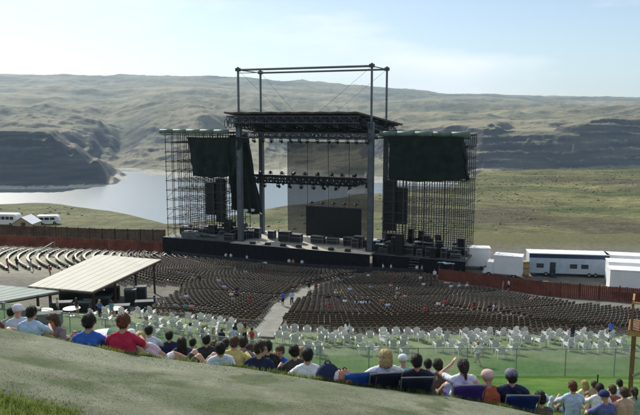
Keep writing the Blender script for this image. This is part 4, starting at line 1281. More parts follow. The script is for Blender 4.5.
canopy([level(92, 291.5, CZ), level(28, 286, CZ), level(98, 254.5, CZ), level(161, 259.5, CZ)], CZ, 'large flat cream roofed shade canopy over the sound desk', M_canv,
       [(a_, b_) for a_ in (.06, .94) for b_ in (.06, .36, .66, .94)])
CZ2 = -17.4
canopy([level(2, 301, CZ2), level(-60, 296, CZ2), level(-20, 283, CZ2), level(59, 291, CZ2)], CZ2, 'flat faded blue green shade canopy next to the cream canopy', M_canv2,
       [(a_, b_) for a_ in (.06, .94) for b_ in (.08, .92)])
# sound desk area
M_rack = mat('rack_grey_green', (0.045, 0.06, 0.062), .6, .3, 1.2)
for i, (px, Yd, w, h) in enumerate(((131, 72, 1.3, 1.9), (141, 73, 1.3, 2.1), (103, 70, 1.5, 1.2), (83, 66, 1.6, 1.1), (62, 64, 2.0, 1.1), (113, 76, 1.6, 1.5), (48, 52, 2.2, 1.0), (30, 53, 1.7, 1.1), (146, 69, 2.2, .9), (122, 66, 1.6, .9), (72, 71, 2.2, 1.5))):
    p = on(px, Yd)
    e = empty('equipment_rack', p, ['dark rack cabinet', 'dark rack cabinet'][0]+' '+['with pale meters under the canopy corner post', 'tallest of the racks under the cream canopy', 'standing low behind the sound desk', 'near the front edge of the cream canopy', 'between the two shade canopies', 'deep in the shade of the cream canopy', 'standing on the grass beside the white tables', 'next to the white tables by the fence', 'lying low outside the cream canopy', 'in front of the cream canopy post', 'broad and dark under the cream canopy'][i], 'rack')
    MB().box(p+Vector((0,0,h/2+.05)), (w,.9,h), .15).build('cabinet', M_rack, e)
    MB().box(p+Vector((.07,-.46,h/2+.05)), (w*.82,.03,h*.8), .15).build('front_panel', M_black, e)
    MB().box(p+Vector((0,0,h+.07)), (w+.06,.96,.05), .15).build('lid', M_wing, e)
dp = on(96, 73)
e = empty('sound_desk', dp, 'wide sloping sound mixing desk in the shade of the cream canopy', 'mixing desk')
MB().hexa([dp+Vector((-1.8,-.5,.7)),dp+Vector((1.8,-.5,.7)),dp+Vector((1.8,.5,.7)),dp+Vector((-1.8,.5,.7))], [dp+Vector((-1.8,-.5,.85)),dp+Vector((1.8,-.5,.85)),dp+Vector((1.8,.5,1.1)),dp+Vector((-1.8,.5,1.1))]).build('console', M_rack, e)
for q in (-1.6,1.6): MB().box(dp+Vector((q,0,.35)), (.12,.9,.7)).build('leg', M_steel, e)
MB().box(dp+Vector((0,.52,1.2)), (3.6,.06,.35)).build('meter_bridge', M_black, e)
for (px, Yd, lab) in ((18, 55, 'round white table on the grass under the blue green canopy'), (44, 56, 'round white table between the dark racks'), (115, 63, 'round white table beside the cream canopy post'), (72, 60, 'round white table at the edge of the blue green canopy')):
    p = on(px, Yd); e = empty('round_table', p, lab, 'table')
    MB().lathe(p+Vector((0,0,.72)), [(.78,0),(.8,.02),(.78,.04)], 22).build('table_top', M_plast, e)
    MB().tube(p, p+Vector((0,0,.72)), .05, n=8).build('pedestal', M_galv, e)
    MB().lathe(p, [(.32,0),(.30,.04),(.06,.08)], 14).build('foot', M_galv, e)
# teal tarp propped over a frame among the pale benches
p = on(46, 110)
e = empty('tarp_shelter', p, 'teal tarp propped up on poles behind the pale benches', 'tarp')
MB().hexa([p+Vector((-1.9,-.6,.3)),p+Vector((1.2,-.6,2.0)),p+Vector((1.2,.8,2.2)),p+Vector((-1.9,.8,.5))], [p+Vector((-1.9,-.6,.34)),p+Vector((1.2,-.6,2.04)),p+Vector((1.2,.8,2.24)),p+Vector((-1.9,.8,.54))]).build('sheet', mat('teal_tarp', (.06,.10,.10), .7, .2, 2), e)
for q in (-.6,.8): MB().tube(p+Vector((1.2,q,0)), p+Vector((1.2,q,2.1)), .03, n=5).build('pole', M_galv, e)

# ---- white lawn chairs
def lawn_chair():
    e = bpy.data.objects.new('lawn_chair', None); COL.objects.link(e)
    mb = MB(); n = 5                         # tall fan back of five staves, reclined
    for k in range(n):
        x = (k-(n-1)/2)*.115
        h = .98-.05*abs(k-2)
        b0, b1 = Vector((x*.82, -.22, .32)), Vector((x, -.37, h))
        mb.hexa([b0+Vector((-.050,-.014,0)),b0+Vector((.050,-.014,0)),b0+Vector((.050,.014,0)),b0+Vector((-.050,.014,0))], [b1+Vector((-.056,-.014,0)),b1+Vector((.056,-.014,0)),b1+Vector((.056,.014,0)),b1+Vector((-.056,.014,0))])
    mb.tube((-.27,-.325,.74),(.27,-.325,.74),.022,n=5); mb.tube((-.25,-.27,.44),(.25,-.27,.44),.022,n=5)
    mb.build('backrest', M_plast, e, world=False)
    mb = MB()
    for k in range(4): mb.box((0, -.18+k*.15, .345+k*.022), (.52, .135, .025))
    mb.build('seat', M_plast, e, world=False)
    for q in (-.30,.30):
        MB().box((q, -.04, .585), (.09, .62, .03)).build('armrest', M_plast, e, world=False)
        MB().hexa([(q-.025,.24,0),(q+.025,.24,0),(q+.025,.34,0),(q-.025,.34,0)], [(q-.025,.2,.57),(q+.025,.2,.57),(q+.025,.29,.57),(q-.025,.29,.57)]).build('leg', M_plast, e, world=False)
        MB().hexa([(q-.025,-.48,0),(q+.025,-.48,0),(q+.025,-.38,0),(q-.025,-.38,0)], [(q-.025,-.36,.57),(q+.025,-.36,.57),(q+.025,-.28,.57),(q-.025,-.28,.57)]).build('leg', M_plast, e, world=False)
    return e
lc = lawn_chair(); first = True
wr = random.Random(21)
n_wc = 0; taken = []
for row, t_ in enumerate((47.2, 49.0, 50.8, 52.5, 54.1, 55.7)):
    x = -22.0
    while x < 24:
        x += wr.uniform(.70, 1.25)
        dens = (.12, .26, .40, .54, .66, .78)[row] * (0.75 if x < -6 else 1.0)
        if wr.random() > dens: continue
        y = t_ - (float(yeff(x, 0))) + wr.uniform(-.35, .35)
        if seg_dist(np.array([x]), np.array([y]), AIS)[0] < 1.6: continue
        o = lc if first else copy_tree(lc)
        first = False
        o.location = (x, y, H(x, y)+.06); s_ = wr.uniform(0.98, 1.10)
        o.scale = (s_*.94, s_, s_*wr.uniform(1.04, 1.14))
        dirv = KC-Vector((x, y, 0)); o.rotation_euler = (0, 0, math.atan2(dirv.y, dirv.x)-math.pi/2+(wr.uniform(-.22, .22) if wr.random() < .93 else wr.uniform(-1.2, 1.2)))
        last = row == 5
        tag(o, 'white slatted lawn chair standing against the last dark folding chair row' if last else ('white slatted lawn chair set close behind the wire fence' if row < 2 else 'white slatted lawn chair in the loose middle of the white chairs'), 'chair',
            'white lawn chairs beside the dark rows' if last else ('white lawn chairs near the wire fence' if row < 2 else 'white lawn chairs in the middle rows'))
        n_wc += 1; taken.append((x, y))
print('white chairs', n_wc)

# ---- chain link fence across the lawn
FX = np.arange(-33, 28, 0.5)
FP = [Vector((x, 39.2-float(yeff(x, 0)), 0)) for x in FX]
for q in FP: q.z = H(q.x, q.y)
FH = 1.75
e = empty('wire_fence', FP[len(FP)//2], 'grey chain link fence across the lawn below the white chairs', 'fence')
for i in range(0, len(FP), 6):
    MB().tube(FP[i]-Vector((0,0,.2)), FP[i]+Vector((0,0,FH+.06)), .038, n=6).build('post', M_galv, e)
mb = MB(); mb.path([q+Vector((0,0,FH)) for q in FP], .028, 5); mb.build('top_rail', M_galv, e)
mb = MB(); mb.path([q+Vector((0,0,.06)) for q in FP], .008, 3); mb.build('bottom_wire', M_galv, e)
Lc = [0.0]
for a, b in zip(FP[:-1], FP[1:]): Lc.append(Lc[-1]+(b-a).length)
fa = np.array([tuple(q) for q in FP])
def fpos(l, z): return Vector((np.interp(l, Lc, fa[:,0]), np.interp(l, Lc, fa[:,1]), np.interp(l, Lc, fa[:,2])+z))
mb = MB(); l = 0.0; w_ = 0.0062
while l < Lc[-1]-FH:
    for s_ in (1, -1):
        pts = [fpos(l + (z if s_ > 0 else FH-z), z) for z in (0.06, FH*.5, FH)]
        for a, b in zip(pts[:-1], pts[1:]): mb.tube(a, b, w_, n=3)
    l += 0.085
w = mb.build('wire_mesh', M_galv, e); w['kind'] = 'stuff'
p = on(597, 30); MB().tube(p, p+Vector((0,0,.75)), .03, n=6)
tag(MB().tube(p-Vector((0,0,.15)), p+Vector((0,0,.75)), .03, .035, n=7).lathe(p+Vector((0,0,.72)), [(.045,0),(.05,.03),(.03,.06)], 8).build('stake', mat('dark_green_stake', (.02,.04,.03), .6, .2, 3)), 'short dark stake driven into the green lawn', 'stake')

# ---- timber lookout platform at the side of the lawn
pb = on(629.5, 25.0)
e = empty('lookout_platform', pb, 'stained timber platform on tall posts with railing beside the lawn', 'platform')
DZP = level(629, 334, 1).z
zt_ = at(629, 335, 25.0).z
W_, D_ = 3.4, 1.3
PRZ = R(-27)
pax = Vector((math.cos(PRZ), math.sin(PRZ), 0)); pay = Vector((-pax.y, pax.x, 0))
def PL(x, y, z): return Vector((pb.x, pb.y, 0))+pax*x+pay*y+Vector((0,0,z))
for (dx, dy) in ((0,0),(W_,0),(0,D_),(W_,D_)):
    q = PL(dx, dy, 0); gz_ = H(q.x, q.y)-.2
    MB().box((q.x, q.y, (zt_+gz_)/2), (.16,.16,zt_-gz_), PRZ).build('post', M_wood, e)
for k in range(12): MB().box(PL(W_/2, -.15+(k+.5)*(D_+.3)/12, zt_+.21), (W_+.4, (D_+.3)/12-.02, .045), PRZ).build('deck_board', M_wood, e)
for y in (-.11, D_+.11): MB().box(PL(W_/2, y, zt_+.09), (W_+.44,.06,.20), PRZ).build('beam', M_wood2, e)
for x in (-.19, W_+.19): MB().box(PL(x, D_/2, zt_+.09), (.06,D_+.16,.20), PRZ).build('beam', M_wood2, e)
rz_ = zt_+.235
def rail(a, b):
    d = b-a
    MB().tube(a+Vector((0,0,1.08)), b+Vector((0,0,1.08)), .05, n=4).build('handrail', M_wood2, e)
    n = int(d.length/.28)
    for k in range(n+1): MB().box(a+d*k/n+Vector((0,0,.52)), (.09 if k % 4 == 0 else .045,.09 if k % 4 == 0 else .045,1.04), PRZ).build('baluster', M_wood, e)
rail(PL(-.1,-.05,rz_), PL(W_+.1,-.05,rz_)); rail(PL(-.1,.25,rz_), PL(-.1,D_,rz_))
M_br = mat('grey_brace_board', (.30,.31,.28), .8, .15, 2)
MB().tube(PL(.05,-.11,zt_-1.65), PL(1.8,-.11,zt_-.55), .06, n=4).build('brace', M_br, e)
MB().tube(PL(.1,-.11,zt_-.35), PL(1.8,-.11,zt_-1.3), .06, n=4).build('brace', M_br, e)
# ================================================================== people
def vec(*a): return Vector(a)
def capsule(mb, p0, p1, r0, r1, n=12):
    p0 = Vector(p0); p1 = Vector(p1); d = p1-p0
    if d.length < 1e-5: d = Vector((0,0,1e-4))
    L = d.length; d.normalize()
    a = d.orthogonal().normalized(); b = d.cross(a)
    rings = []
    for k in range(4): t = -math.pi/2+(k+0.35)*math.pi/2/4; rings.append((p0+d*(math.sin(t)*r0), math.cos(t)*r0))
    rings.append((p0, r0)); rings.append((p1, r1))
    for k in range(4): t = (k+0.65)*math.pi/2/4; rings.append((p1+d*(math.sin(t)*r1), math.cos(t)*r1))
    vs_ = []; fs = []
    for c, r in rings:
        for k in range(n): t = 2*math.pi*k/n; vs_.append(c+(a*math.cos(t)+b*math.sin(t))*r)
    m = len(rings)
    for i in range(m-1):
        for k in range(n): fs.append((i*n+k, i*n+(k+1)%n, (i+1)*n+(k+1)%n, (i+1)*n+k))
    fs.append(tuple(range(n-1,-1,-1))); fs.append(tuple(range((m-1)*n, m*n)))
    mb.add(vs_, fs)
def ellip(mb, c, r, M=None, n=14):
    c = Vector(c); vs_ = []; fs = []; m = 9
    for i in range(m):
        t = -math.pi/2+math.pi*(i+.5)/m
        for k in range(n):
            f = 2*math.pi*k/n
            p = Vector((r[0]*math.cos(t)*math.cos(f), r[1]*math.cos(t)*math.sin(f), r[2]*math.sin(t)))
            vs_.append(c+(M@p if M is not None else p))
    for i in range(m-1):
        for k in range(n): fs.append((i*n+k, i*n+(k+1)%n, (i+1)*n+(k+1)%n, (i+1)*n+k))
    fs.append(tuple(range(n-1,-1,-1))); fs.append(tuple(range((m-1)*n, m*n)))
    mb.add(vs_, fs)

SKIN, SHIRT, PANTS, SHOE, EYE, LIP = range(6)
def ik(a, c, l1, l2, pole):
    """middle joint of a two bone chain from a to c; c is pulled in if it is out of reach"""
    a = Vector(a); c = Vector(c); d = c-a; L = d.length
    if L > (l1+l2)*0.995: c = a+d*((l1+l2)*0.995/L); d = c-a; L = d.length
    d.normalize()
    x = (l1*l1-l2*l2+L*L)/(2*L); h = math.sqrt(max(1e-6, l1*l1-x*x))
    p = Vector(pole); p = (p-d*p.dot(d)).normalized()
    return a+d*x+p*h, c

def person_mesh(name, J, voxel=0.0125, short_sleeve=True, shorts=True, bare=False, fat=1.0):
    prims = []   # (p0,p1,r0,r1,tag)
    P = lambda p0, p1, r0, r1, t: prims.append((Vector(p0), Vector(p1), r0, r1, t))
    mb = MB()
    pel, nk = Vector(J['pelvis']), Vector(J['neck'])
    up = (nk-pel).normalized()
    rt = Vector(J.get('right', (1,0,0))); rt = (rt-up*rt.dot(up)).normalized()
    fw = up.cross(rt)
    TOP = SKIN if bare else SHIRT
    f = fat
    for q in (-1, 1):
        P(pel+rt*(q*.075)+up*.02, pel+rt*(q*.07)+up*.22, .108*f, .100*f, TOP)
        P(pel+rt*(q*.07)+up*.22, nk+rt*(q*.095)-up*.14, .100*f, .108, TOP)
        P(nk-up*.03+rt*(q*.03), nk+rt*(q*.155)-up*.075, .060, .066, TOP)
    P(pel+up*.05+fw*.035, pel+up*.30+fw*.035, .105*f, .10*f, TOP)
    P(pel-up*.02-rt*.07, pel-up*.02+rt*.07, .112*f, .112*f, PANTS)
    # head
    P(nk-up*.22, nk-up*.035, .085, .070, TOP)
    for q in (-1, 1): P(nk-up*.005+rt*(q*.02), nk+rt*(q*.15)-up*.055, .052, .062, TOP)
    hc = Vector(J['head']); hc = hc-(hc-nk).normalized()*.028; hu = (hc-nk).normalized() if 'hup' not in J else Vector(J['hup']).normalized()
    hf = Vector(J.get('look', (0,1,0))); hf = (hf-hu*hf.dot(hu)).normalized(); hr = hf.cross(hu)
    HM = Matrix((hr, hf, hu)).transposed()
    P(nk-up*.03, hc-hu*.05-hf*.015, .060, .055, SKIN)
    def hp(x, y, z): return hc+HM@Vector((x, y, z))
    P(hp(0,-.012,.030), hp(0,-.004,.034), .093, .090, SKIN)
    P(hp(0,.030,-.055), hp(0,.020,.0), .058, .074, SKIN)
    P(hp(0,.052,-.082), hp(0,.045,-.07), .032, .04, SKIN)
    P(hp(0,.092,.012), hp(0,.108,-.020), .011, .016, SKIN)
    for q in (-1,1):
        P(hp(q*.083,-.008,.012), hp(q*.086,-.012,-.022), .016, .012, SKIN)
        P(hp(q*.034,.082,.014), hp(q*.030,.083,.014), .013, .013, EYE)
        P(hp(q*.02,.088,.034), hp(q*.05,.078,.034), .010, .009, SKIN)
    P(hp(-.02,.085,-.052), hp(.02,.085,-.052), .009, .009, LIP)
    # arms
    for q, s in ((-1,'L'),(1,'R')):
        sh = nk+rt*(q*.185)-up*.085
        tgt = Vector(J['hand'+s]); pole = Vector(J.get('ep'+s, (q*.6,-.6,-.4)))
        eb, wr = ik(sh, tgt, .285, .255, pole)
        if short_sleeve or bare:
            m_ = sh+(eb-sh)*.62
            P(sh, m_, .066, .060, TOP); P(m_, eb, .047, .043, SKIN); P(eb, wr, .043, .029, SKIN)
        else:
            P(sh, eb, .066, .053, TOP); P(eb, wr, .052, .041, TOP)
        # hand: palm, four bent fingers, thumb leaving the side of the palm
        hd = Vector(J['hd'+s]).normalized() if 'hd'+s in J else (wr-eb).normalized()
        pn = Vector(J.get('pn'+s, (0,0,-1))); pn = (pn-hd*pn.dot(hd))
        pn = pn.normalized() if pn.length > 1e-3 else hd.orthogonal().normalized()
        sd = hd.cross(pn)
        if sd.dot(rt)*q > 0: sd = -sd          # thumb side points inward
        P(wr, wr+hd*.045+sd*.018, .026, .021, SKIN); P(wr, wr+hd*.05-sd*.020, .026, .019, SKIN); P(wr+hd*.02, wr+hd*.085, .024, .020, SKIN)
        for k, (o, L1) in enumerate(((.036,.034),(.0125,.040),(-.0115,.037),(-.034,.028))):
            b0 = wr+hd*.082+sd*o; b1 = b0+hd*L1+pn*.006+sd*(o*.22); b2 = b1+hd*(L1*.62)+pn*.022+sd*(o*.10)
            P(b0, b1, .0095, .0088, SKIN); P(b1, b2, .0088, .0075, SKIN)
        t0 = wr+hd*.028+sd*.028; t1 = t0+hd*.030+sd*.030+pn*.008; t2 = t1+hd*.026+sd*.008+pn*.008
        P(t0, t1, .013, .011, SKIN); P(t1, t2, .0105, .0085, SKIN)
    # legs
    for q, s in ((-1,'L'),(1,'R')):
        hpj = pel+rt*(q*.092)-up*.01
        kn, an = ik(hpj, J['foot'+s], .43, .42, J.get('kp'+s, (0,1,.3)))
        if shorts:
            m_ = hpj+(kn-hpj)*.78
            P(hpj, m_, .098*f, .080, PANTS); P(m_, kn, .064, .058, SKIN); P(kn, kn+(an-kn)*.35, .056, .060, SKIN); P(kn+(an-kn)*.35, an, .056, .036, SKIN)
        else:
            P(hpj, kn, .098*f, .068, PANTS); P(kn, kn+(an-kn)*.4, .066, .066, PANTS); P(kn+(an-kn)*.4, an, .066, .050, PANTS)
        td = Vector(J.get('toe'+s, (0,1,0))).normalized()
        P(an-td*.045-vec(0,0,.03), an+td*.06-vec(0,0,.038), .040, .042, SHOE); P(an+td*.06-vec(0,0,.038), an+td*.155-vec(0,0,.045), .042, .032, SHOE)
    for p0, p1, r0, r1, t in prims: capsule(mb, p0, p1, r0, r1, 14 if r0 > .03 else 9)
    me = mb.mesh('tmp', [])
    ob = bpy.data.objects.new('tmp', me); COL.objects.link(ob)
    rm = ob.modifiers.new('r', 'REMESH'); rm.mode = 'VOXEL'; rm.voxel_size = voxel
    sm = ob.modifiers.new('s', 'SMOOTH'); sm.factor = 0.5; sm.iterations = 3
    dg = bpy.context.evaluated_depsgraph_get()
    out = bpy.data.meshes.new_from_object(ob.evaluated_get(dg))
    bpy.data.objects.remove(ob); bpy.data.meshes.remove(me)
    out.name = name
    n = len(out.polygons); c = np.empty(n*3); out.polygons.foreach_get('center', c); c = c.reshape(-1, 3)
    best = np.full(n, 1e9); lab = np.zeros(n, int)
    for p0, p1, r0, r1, t in prims:
        a = np.array(p0); d = np.array(p1)-a; L2 = max(1e-9, d@d)
        h = np.clip(((c-a)@d)/L2, 0, 1)
        ds = np.linalg.norm(c-a-h[:,None]*d, axis=1)-(r0+(r1-r0)*h)
        if t in (EYE, LIP): ds = ds-0.004
        k = ds < best; best[k] = ds[k]; lab[k] = t
    for _ in range(6): out.materials.append(None)
    out.polygons.foreach_set('material_index', lab.astype(np.int32)); out.polygons.foreach_set('use_smooth', np.ones(n, bool))
    # soft folds in the cloth
    nv = len(out.vertices); co = np.empty(nv*3); out.vertices.foreach_get('co', co); co = co.reshape(-1,3)
    no = np.empty(nv*3); out.vertices.foreach_get('normal', no); no = no.reshape(-1,3)
    vl = np.zeros(nv)
    lv = np.empty(len(out.loops), np.int32); out.loops.foreach_get('vertex_index', lv)
    ls = np.empty(n, np.int32); lt = np.empty(n, np.int32); out.polygons.foreach_get('loop_start', ls); out.polygons.foreach_get('loop_total', lt)
    isc = np.repeat((lab == SHIRT) | (lab == PANTS), lt); vl[lv[isc]] = 1
    fold = fbm(co[:,0]*1.0+co[:,1]*.7, co[:,2]*1.5-co[:,1]*.5, .11, 3, 77)
    fold2 = fbm(co[:,0]*2.2-co[:,2]*1.1, co[:,2]*1.2+co[:,0]*1.4+co[:,1], .06, 3, 78, ridge=True)-.5
    co = co + no*((fold*0.014+fold2*.010)*vl)[:,None]
    out.vertices.foreach_set('co', co.ravel()); out.update()
    return out, Matrix.Translation(hc) @ HM.to_4x4()

POSES = {
 'sit_knees': dict(pelvis=(0,0,.125), neck=(0,.10,.645), head=(0,.15,.815), handL=(-.16,.46,.47), handR=(.14,.47,.46), footL=(-.13,.66,.085), footR=(.13,.68,.085), hdL=(.4,.5,-.6), hdR=(-.4,.5,-.6)),
 'sit_back': dict(pelvis=(0,0,.125), neck=(0,-.17,.625), head=(0,-.17,.800), handL=(-.30,-.40,.045), handR=(.32,-.38,.045), footL=(-.12,.83,.085), footR=(.16,.80,.085), hdL=(-.2,-1,0), hdR=(.2,-1,0), pnL=(0,0,-1), pnR=(0,0,-1)),
 'sit_cross': dict(pelvis=(0,0,.125), neck=(0,.05,.655), head=(0,.09,.830), handL=(-.10,.34,.20), handR=(.10,.36,.20), footL=(.14,.34,.09), footR=(-.12,.42,.09), kpL=(-1,.3,.2), kpR=(1,.3,.2), toeL=(1,.2,0), toeR=(-1,.2,0), hdL=(.5,.6,-.2), hdR=(-.5,.6,-.2)),
 'low_chair': dict(pelvis=(0,0,.24), neck=(0,-.19,.73), head=(0,-.16,.905), handL=(-.27,.22,.43), handR=(.27,.22,.43), footL=(-.14,.74,.085), footR=(.14,.72,.085), epL=(-1,-.3,-.2), epR=(1,-.3,-.2), hdL=(.1,1,-.1), hdR=(-.1,1,-.1)),
 'chair_phone': dict(pelvis=(0,0,.24), neck=(0,-.15,.74), head=(0,-.12,.915), handL=(-.13,.07,.86), handR=(.20,.26,.42), footL=(-.14,.74,.085), footR=(.14,.72,.085), epL=(-.8,.35,-.9), epR=(1,-.3,-.2), hdL=(.45,-.1,1), hdR=(-.1,1,-.1), pnL=(1,0,0)),
 'turned': dict(pelvis=(0,0,.125), neck=(0,.02,.65), head=(.03,.05,.825), look=(.95,.35,0), handL=(-.20,.40,.40), handR=(.30,.10,.06), footL=(-.16,.66,.085), footR=(.16,.62,.085), hdR=(.6,.4,-.4)),
 'chair': dict(pelvis=(0,0,.545), neck=(0,-.07,1.07), head=(0,-.03,1.245), handL=(-.12,.36,.62), handR=(.12,.36,.62), footL=(-.12,.46,.085), footR=(.12,.44,.085), hdL=(.1,1,-.2), hdR=(-.1,1,-.2)),
 'stand': dict(pelvis=(0,0,.93), neck=(0,-.01,1.455), head=(0,.02,1.63), handL=(-.25,.05,.80), handR=(.25,.07,.80), footL=(-.11,-.02,.085), footR=(.12,.06,.085), epL=(-.4,-1,0), epR=(.4,-1,0), hdL=(.05,.15,-1), hdR=(-.05,.15,-1), pnL=(1,0,0), pnR=(-1,0,0)),
 'stand_hip': dict(pelvis=(0,0,.93), neck=(.01,0,1.455), head=(.02,.03,1.63), handL=(-.17,.05,1.02), handR=(.13,.25,1.12), footL=(-.12,.02,.085), footR=(.13,.0,.085), epL=(-1,-.3,0), epR=(1,-.5,-.4), hdL=(.7,.4,-.3), hdR=(-.8,.4,.1)),
 'walk': dict(pelvis=(0,0,.90), neck=(0,.04,1.42), head=(0,.08,1.595), handL=(-.22,.26,.86), handR=(.24,-.22,.84), footL=(-.10,-.34,.12), footR=(.10,.34,.085), epL=(-.4,-1,0), epR=(.4,-1,0), hdL=(0,.4,-1), hdR=(0,-.2,-1), pnL=(1,0,0), pnR=(-1,0,0)),
 'lie_knees': dict(pelvis=(0,0,.13), neck=(0,-.50,.17), head=(0,-.66,.21), look=(0,.15,1), handL=(-.14,-.14,.26), handR=(.14,-.12,.26), footL=(-.10,.42,.085), footR=(.12,.50,.085), kpL=(0,.2,1), kpR=(0,.2,1), right=(1,0,0), hdL=(1,.2,0), hdR=(-1,.2,0)),
 'lean_side': dict(pelvis=(0,0,.13), neck=(-.30,-.06,.55), head=(-.34,-.03,.725), hup=(-.12,.1,1), handL=(-.50,.04,.05), handR=(.10,.30,.22), footL=(.30,.70,.085), footR=(.42,.62,.085), kpL=(.2,.4,1), right=(.86,0,.5), hdL=(-.6,.6,0)),
}
PM = {}
def pose_mesh(pose, bare=False, long=False, shorts=True, fat=1.0):
    key = (pose, bare, long, shorts, fat)
    if key not in PM: PM[key] = person_mesh('person', POSES[pose], short_sleeve=not long, shorts=shorts, bare=bare, fat=fat)
    return PM[key]

def hair_mesh(style):
    mb = MB()
    if style in ('short', 'curly'):
        g = -.004 if style == 'short' else .003
        ellip(mb, (0,-.022,.048), (.098+g,.106+g,.100+g)); ellip(mb, (0,-.052,-.010), (.088+g,.068+g,.072+g))
        for q in (-1,1): ellip(mb, (q*.078,-.005,.018), (.020+g,.040,.045))
    elif style == 'long':
        ellip(mb, (0,-.022,.050), (.108,.112,.100)); ellip(mb, (0,-.066,-.06), (.108,.072,.14)); ellip(mb, (0,-.075,-.19), (.098,.052,.13))
        for q in (-1,1): ellip(mb, (q*.082,-.02,-.06), (.034,.052,.15))
    elif style == 'bob':
        ellip(mb, (0,-.022,.050), (.112,.116,.104)); ellip(mb, (0,-.062,-.05), (.112,.076,.12))
        for q in (-1,1): ellip(mb, (q*.086,-.02,-.05), (.034,.055,.12))
    elif style == 'pony':
        ellip(mb, (0,-.022,.048), (.100,.108,.098)); ellip(mb, (0,-.055,-.01), (.088,.066,.075)); capsule(mb, (0,-.12,.03), (0,-.15,-.16), .036, .02)
    elif style == 'cap':
        ellip(mb, (0,-.010,.058), (.105,.112,.088)); capsule(mb, (-.05,.115,.046), (.05,.115,.046), .020, .020); capsule(mb, (-.035,.155,.036), (.035,.155,.036), .016, .016); capsule(mb, (-.05,.08,.05), (.05,.08,.05), .026,.026)
    me = mb.mesh('t', [])
    ob = bpy.data.objects.new('t', me); COL.objects.link(ob)
    rm = ob.modifiers.new('r', 'REMESH'); rm.mode = 'VOXEL'; rm.voxel_size = .010
    sm = ob.modifiers.new('s', 'SMOOTH'); sm.iterations = 2
    out = bpy.data.meshes.new_from_object(ob.evaluated_get(bpy.context.evaluated_depsgraph_get()))
    bpy.data.objects.remove(ob); bpy.data.meshes.remove(me)
    nv = len(out.vertices); co = np.empty(nv*3); out.vertices.foreach_get('co', co); co = co.reshape(-1,3)
    no = np.empty(nv*3); out.vertices.foreach_get('normal', no); no = no.reshape(-1,3)
    if style != 'cap':
        ang = np.arctan2(co[:,0], -co[:,1])
        st_ = fbm(ang*9, co[:,2]*4, 1.0, 3, 5)*.010 + fbm(co[:,0]*40, co[:,2]*40, 1.0, 2, 6)*(.014 if style == 'curly' else .005)
        co = co+no*st_[:,None]; out.vertices.foreach_set('co', co.ravel())
    out.update()
    if style != 'cap':                     # loose strands over the shell
        g_ = np.random.default_rng(9); out.vertices.foreach_get('co', no2 := np.empty(nv*3)); c2 = no2.reshape(-1,3)
        out.vertices.foreach_get('normal', n3 := np.empty(nv*3)); n3 = n3.reshape(-1,3)
        vs_ = [tuple(q) for q in c2]; fs = [tuple(p.vertices) for p in out.polygons]
        for i in g_.integers(0, nv, 900):
            n_ = Vector(n3[i]); c0 = Vector(c2[i]); d = Vector((g_.normal(0,.35), -.25+g_.normal(0,.3), -1 if style != 'curly' else g_.normal(-.2,1)))
            d = (d-n_*d.dot(n_)).normalized(); sd = d.cross(n_)*.0022
            L_ = g_.uniform(.025,.06)*(1.6 if style == 'long' else 1.0)
            k = len(vs_); c0 = c0+n_*.001
            m_ = c0+d*L_*.55+n_*.006; e_ = c0+d*L_+n_*g_.uniform(.0,.012)
            vs_ += [tuple(c0-sd), tuple(c0+sd), tuple(m_+sd), tuple(m_-sd), tuple(e_)]; fs += [(k,k+1,k+2,k+3), (k+3,k+2,k+4)]
        bpy.data.meshes.remove(out); out = bpy.data.meshes.new('hair'); out.from_pydata(vs_, [], fs)
    out.polygons.foreach_set('use_smooth', np.ones(len(out.polygons), bool)); out.materials.append(None); out.update()
    return out
HAIR = {s: hair_mesh(s) for s in ('short','curly','long','bob','pony','cap')}

def cloth_m(c):
    return mat('cloth_%02x%02x%02x' % tuple(int(min(1, x)*255) for x in c), c, .9, .14, 9.0, bump=.35, bscale=26)
def skin_m(c): return mat('skin_%02x' % int(c[0]*255), c, .55, .07, 12.0)
SK = [(.46,.27,.19), (.52,.33,.25), (.36,.20,.13)]
HC = {'black': (.012,.010,.009), 'dark': (.030,.019,.013), 'brown': (.075,.042,.022), 'auburn': (.15,.045,.02), 'blonde': (.48,.35,.15), 'grey': (.35,.34,.33)}
M_eye = mat('eye', (.03,.025,.02), .3, .1, 5)
def person(pose, loc, rz, shirt, pants, hair='short', hc='dark', label='', group=None, bare=False, long=False, shorts=True, fat=1.0, sk=0, sc=1.0, hat=None):
    me, HM = pose_mesh(pose, bare, long, shorts, fat)
    o = bpy.data.objects.new('person', me); COL.objects.link(o)
    o.location = loc; o.rotation_euler = (0,0,rz); o.scale = (sc,sc,sc)
    ms = [skin_m(SK[sk]), cloth_m(shirt), cloth_m(pants), mat('shoe', (.08,.075,.07), .7, .3, 5), M_eye, mat('lips', (.34,.13,.11), .5, .1, 5)]
    for s_, m in zip(o.material_slots, ms): s_.link = 'OBJECT'; s_.material = m
    def head_piece(nm, me2, m):
        h = bpy.data.objects.new(nm, me2); COL.objects.link(h); h.parent = o; h.matrix_local = HM @ Matrix.Scale(1.06 if nm == 'cap' else 1.0, 4)
        h.material_slots[0].link = 'OBJECT'; h.material_slots[0].material = m
    if hair: head_piece('hair', HAIR[hair], mat('hair_'+hc, HC[hc], .5, .35, 30, bump=.5, bscale=60))
    if hat: head_piece('cap', HAIR['cap'], cloth_m(hat))
    tag(o, label, 'person', group)
    return o
def face_stage(p, extra=0.0):
    d = S(0, 0, 0)-p; return math.atan2(d.y, d.x)-math.pi/2+extra

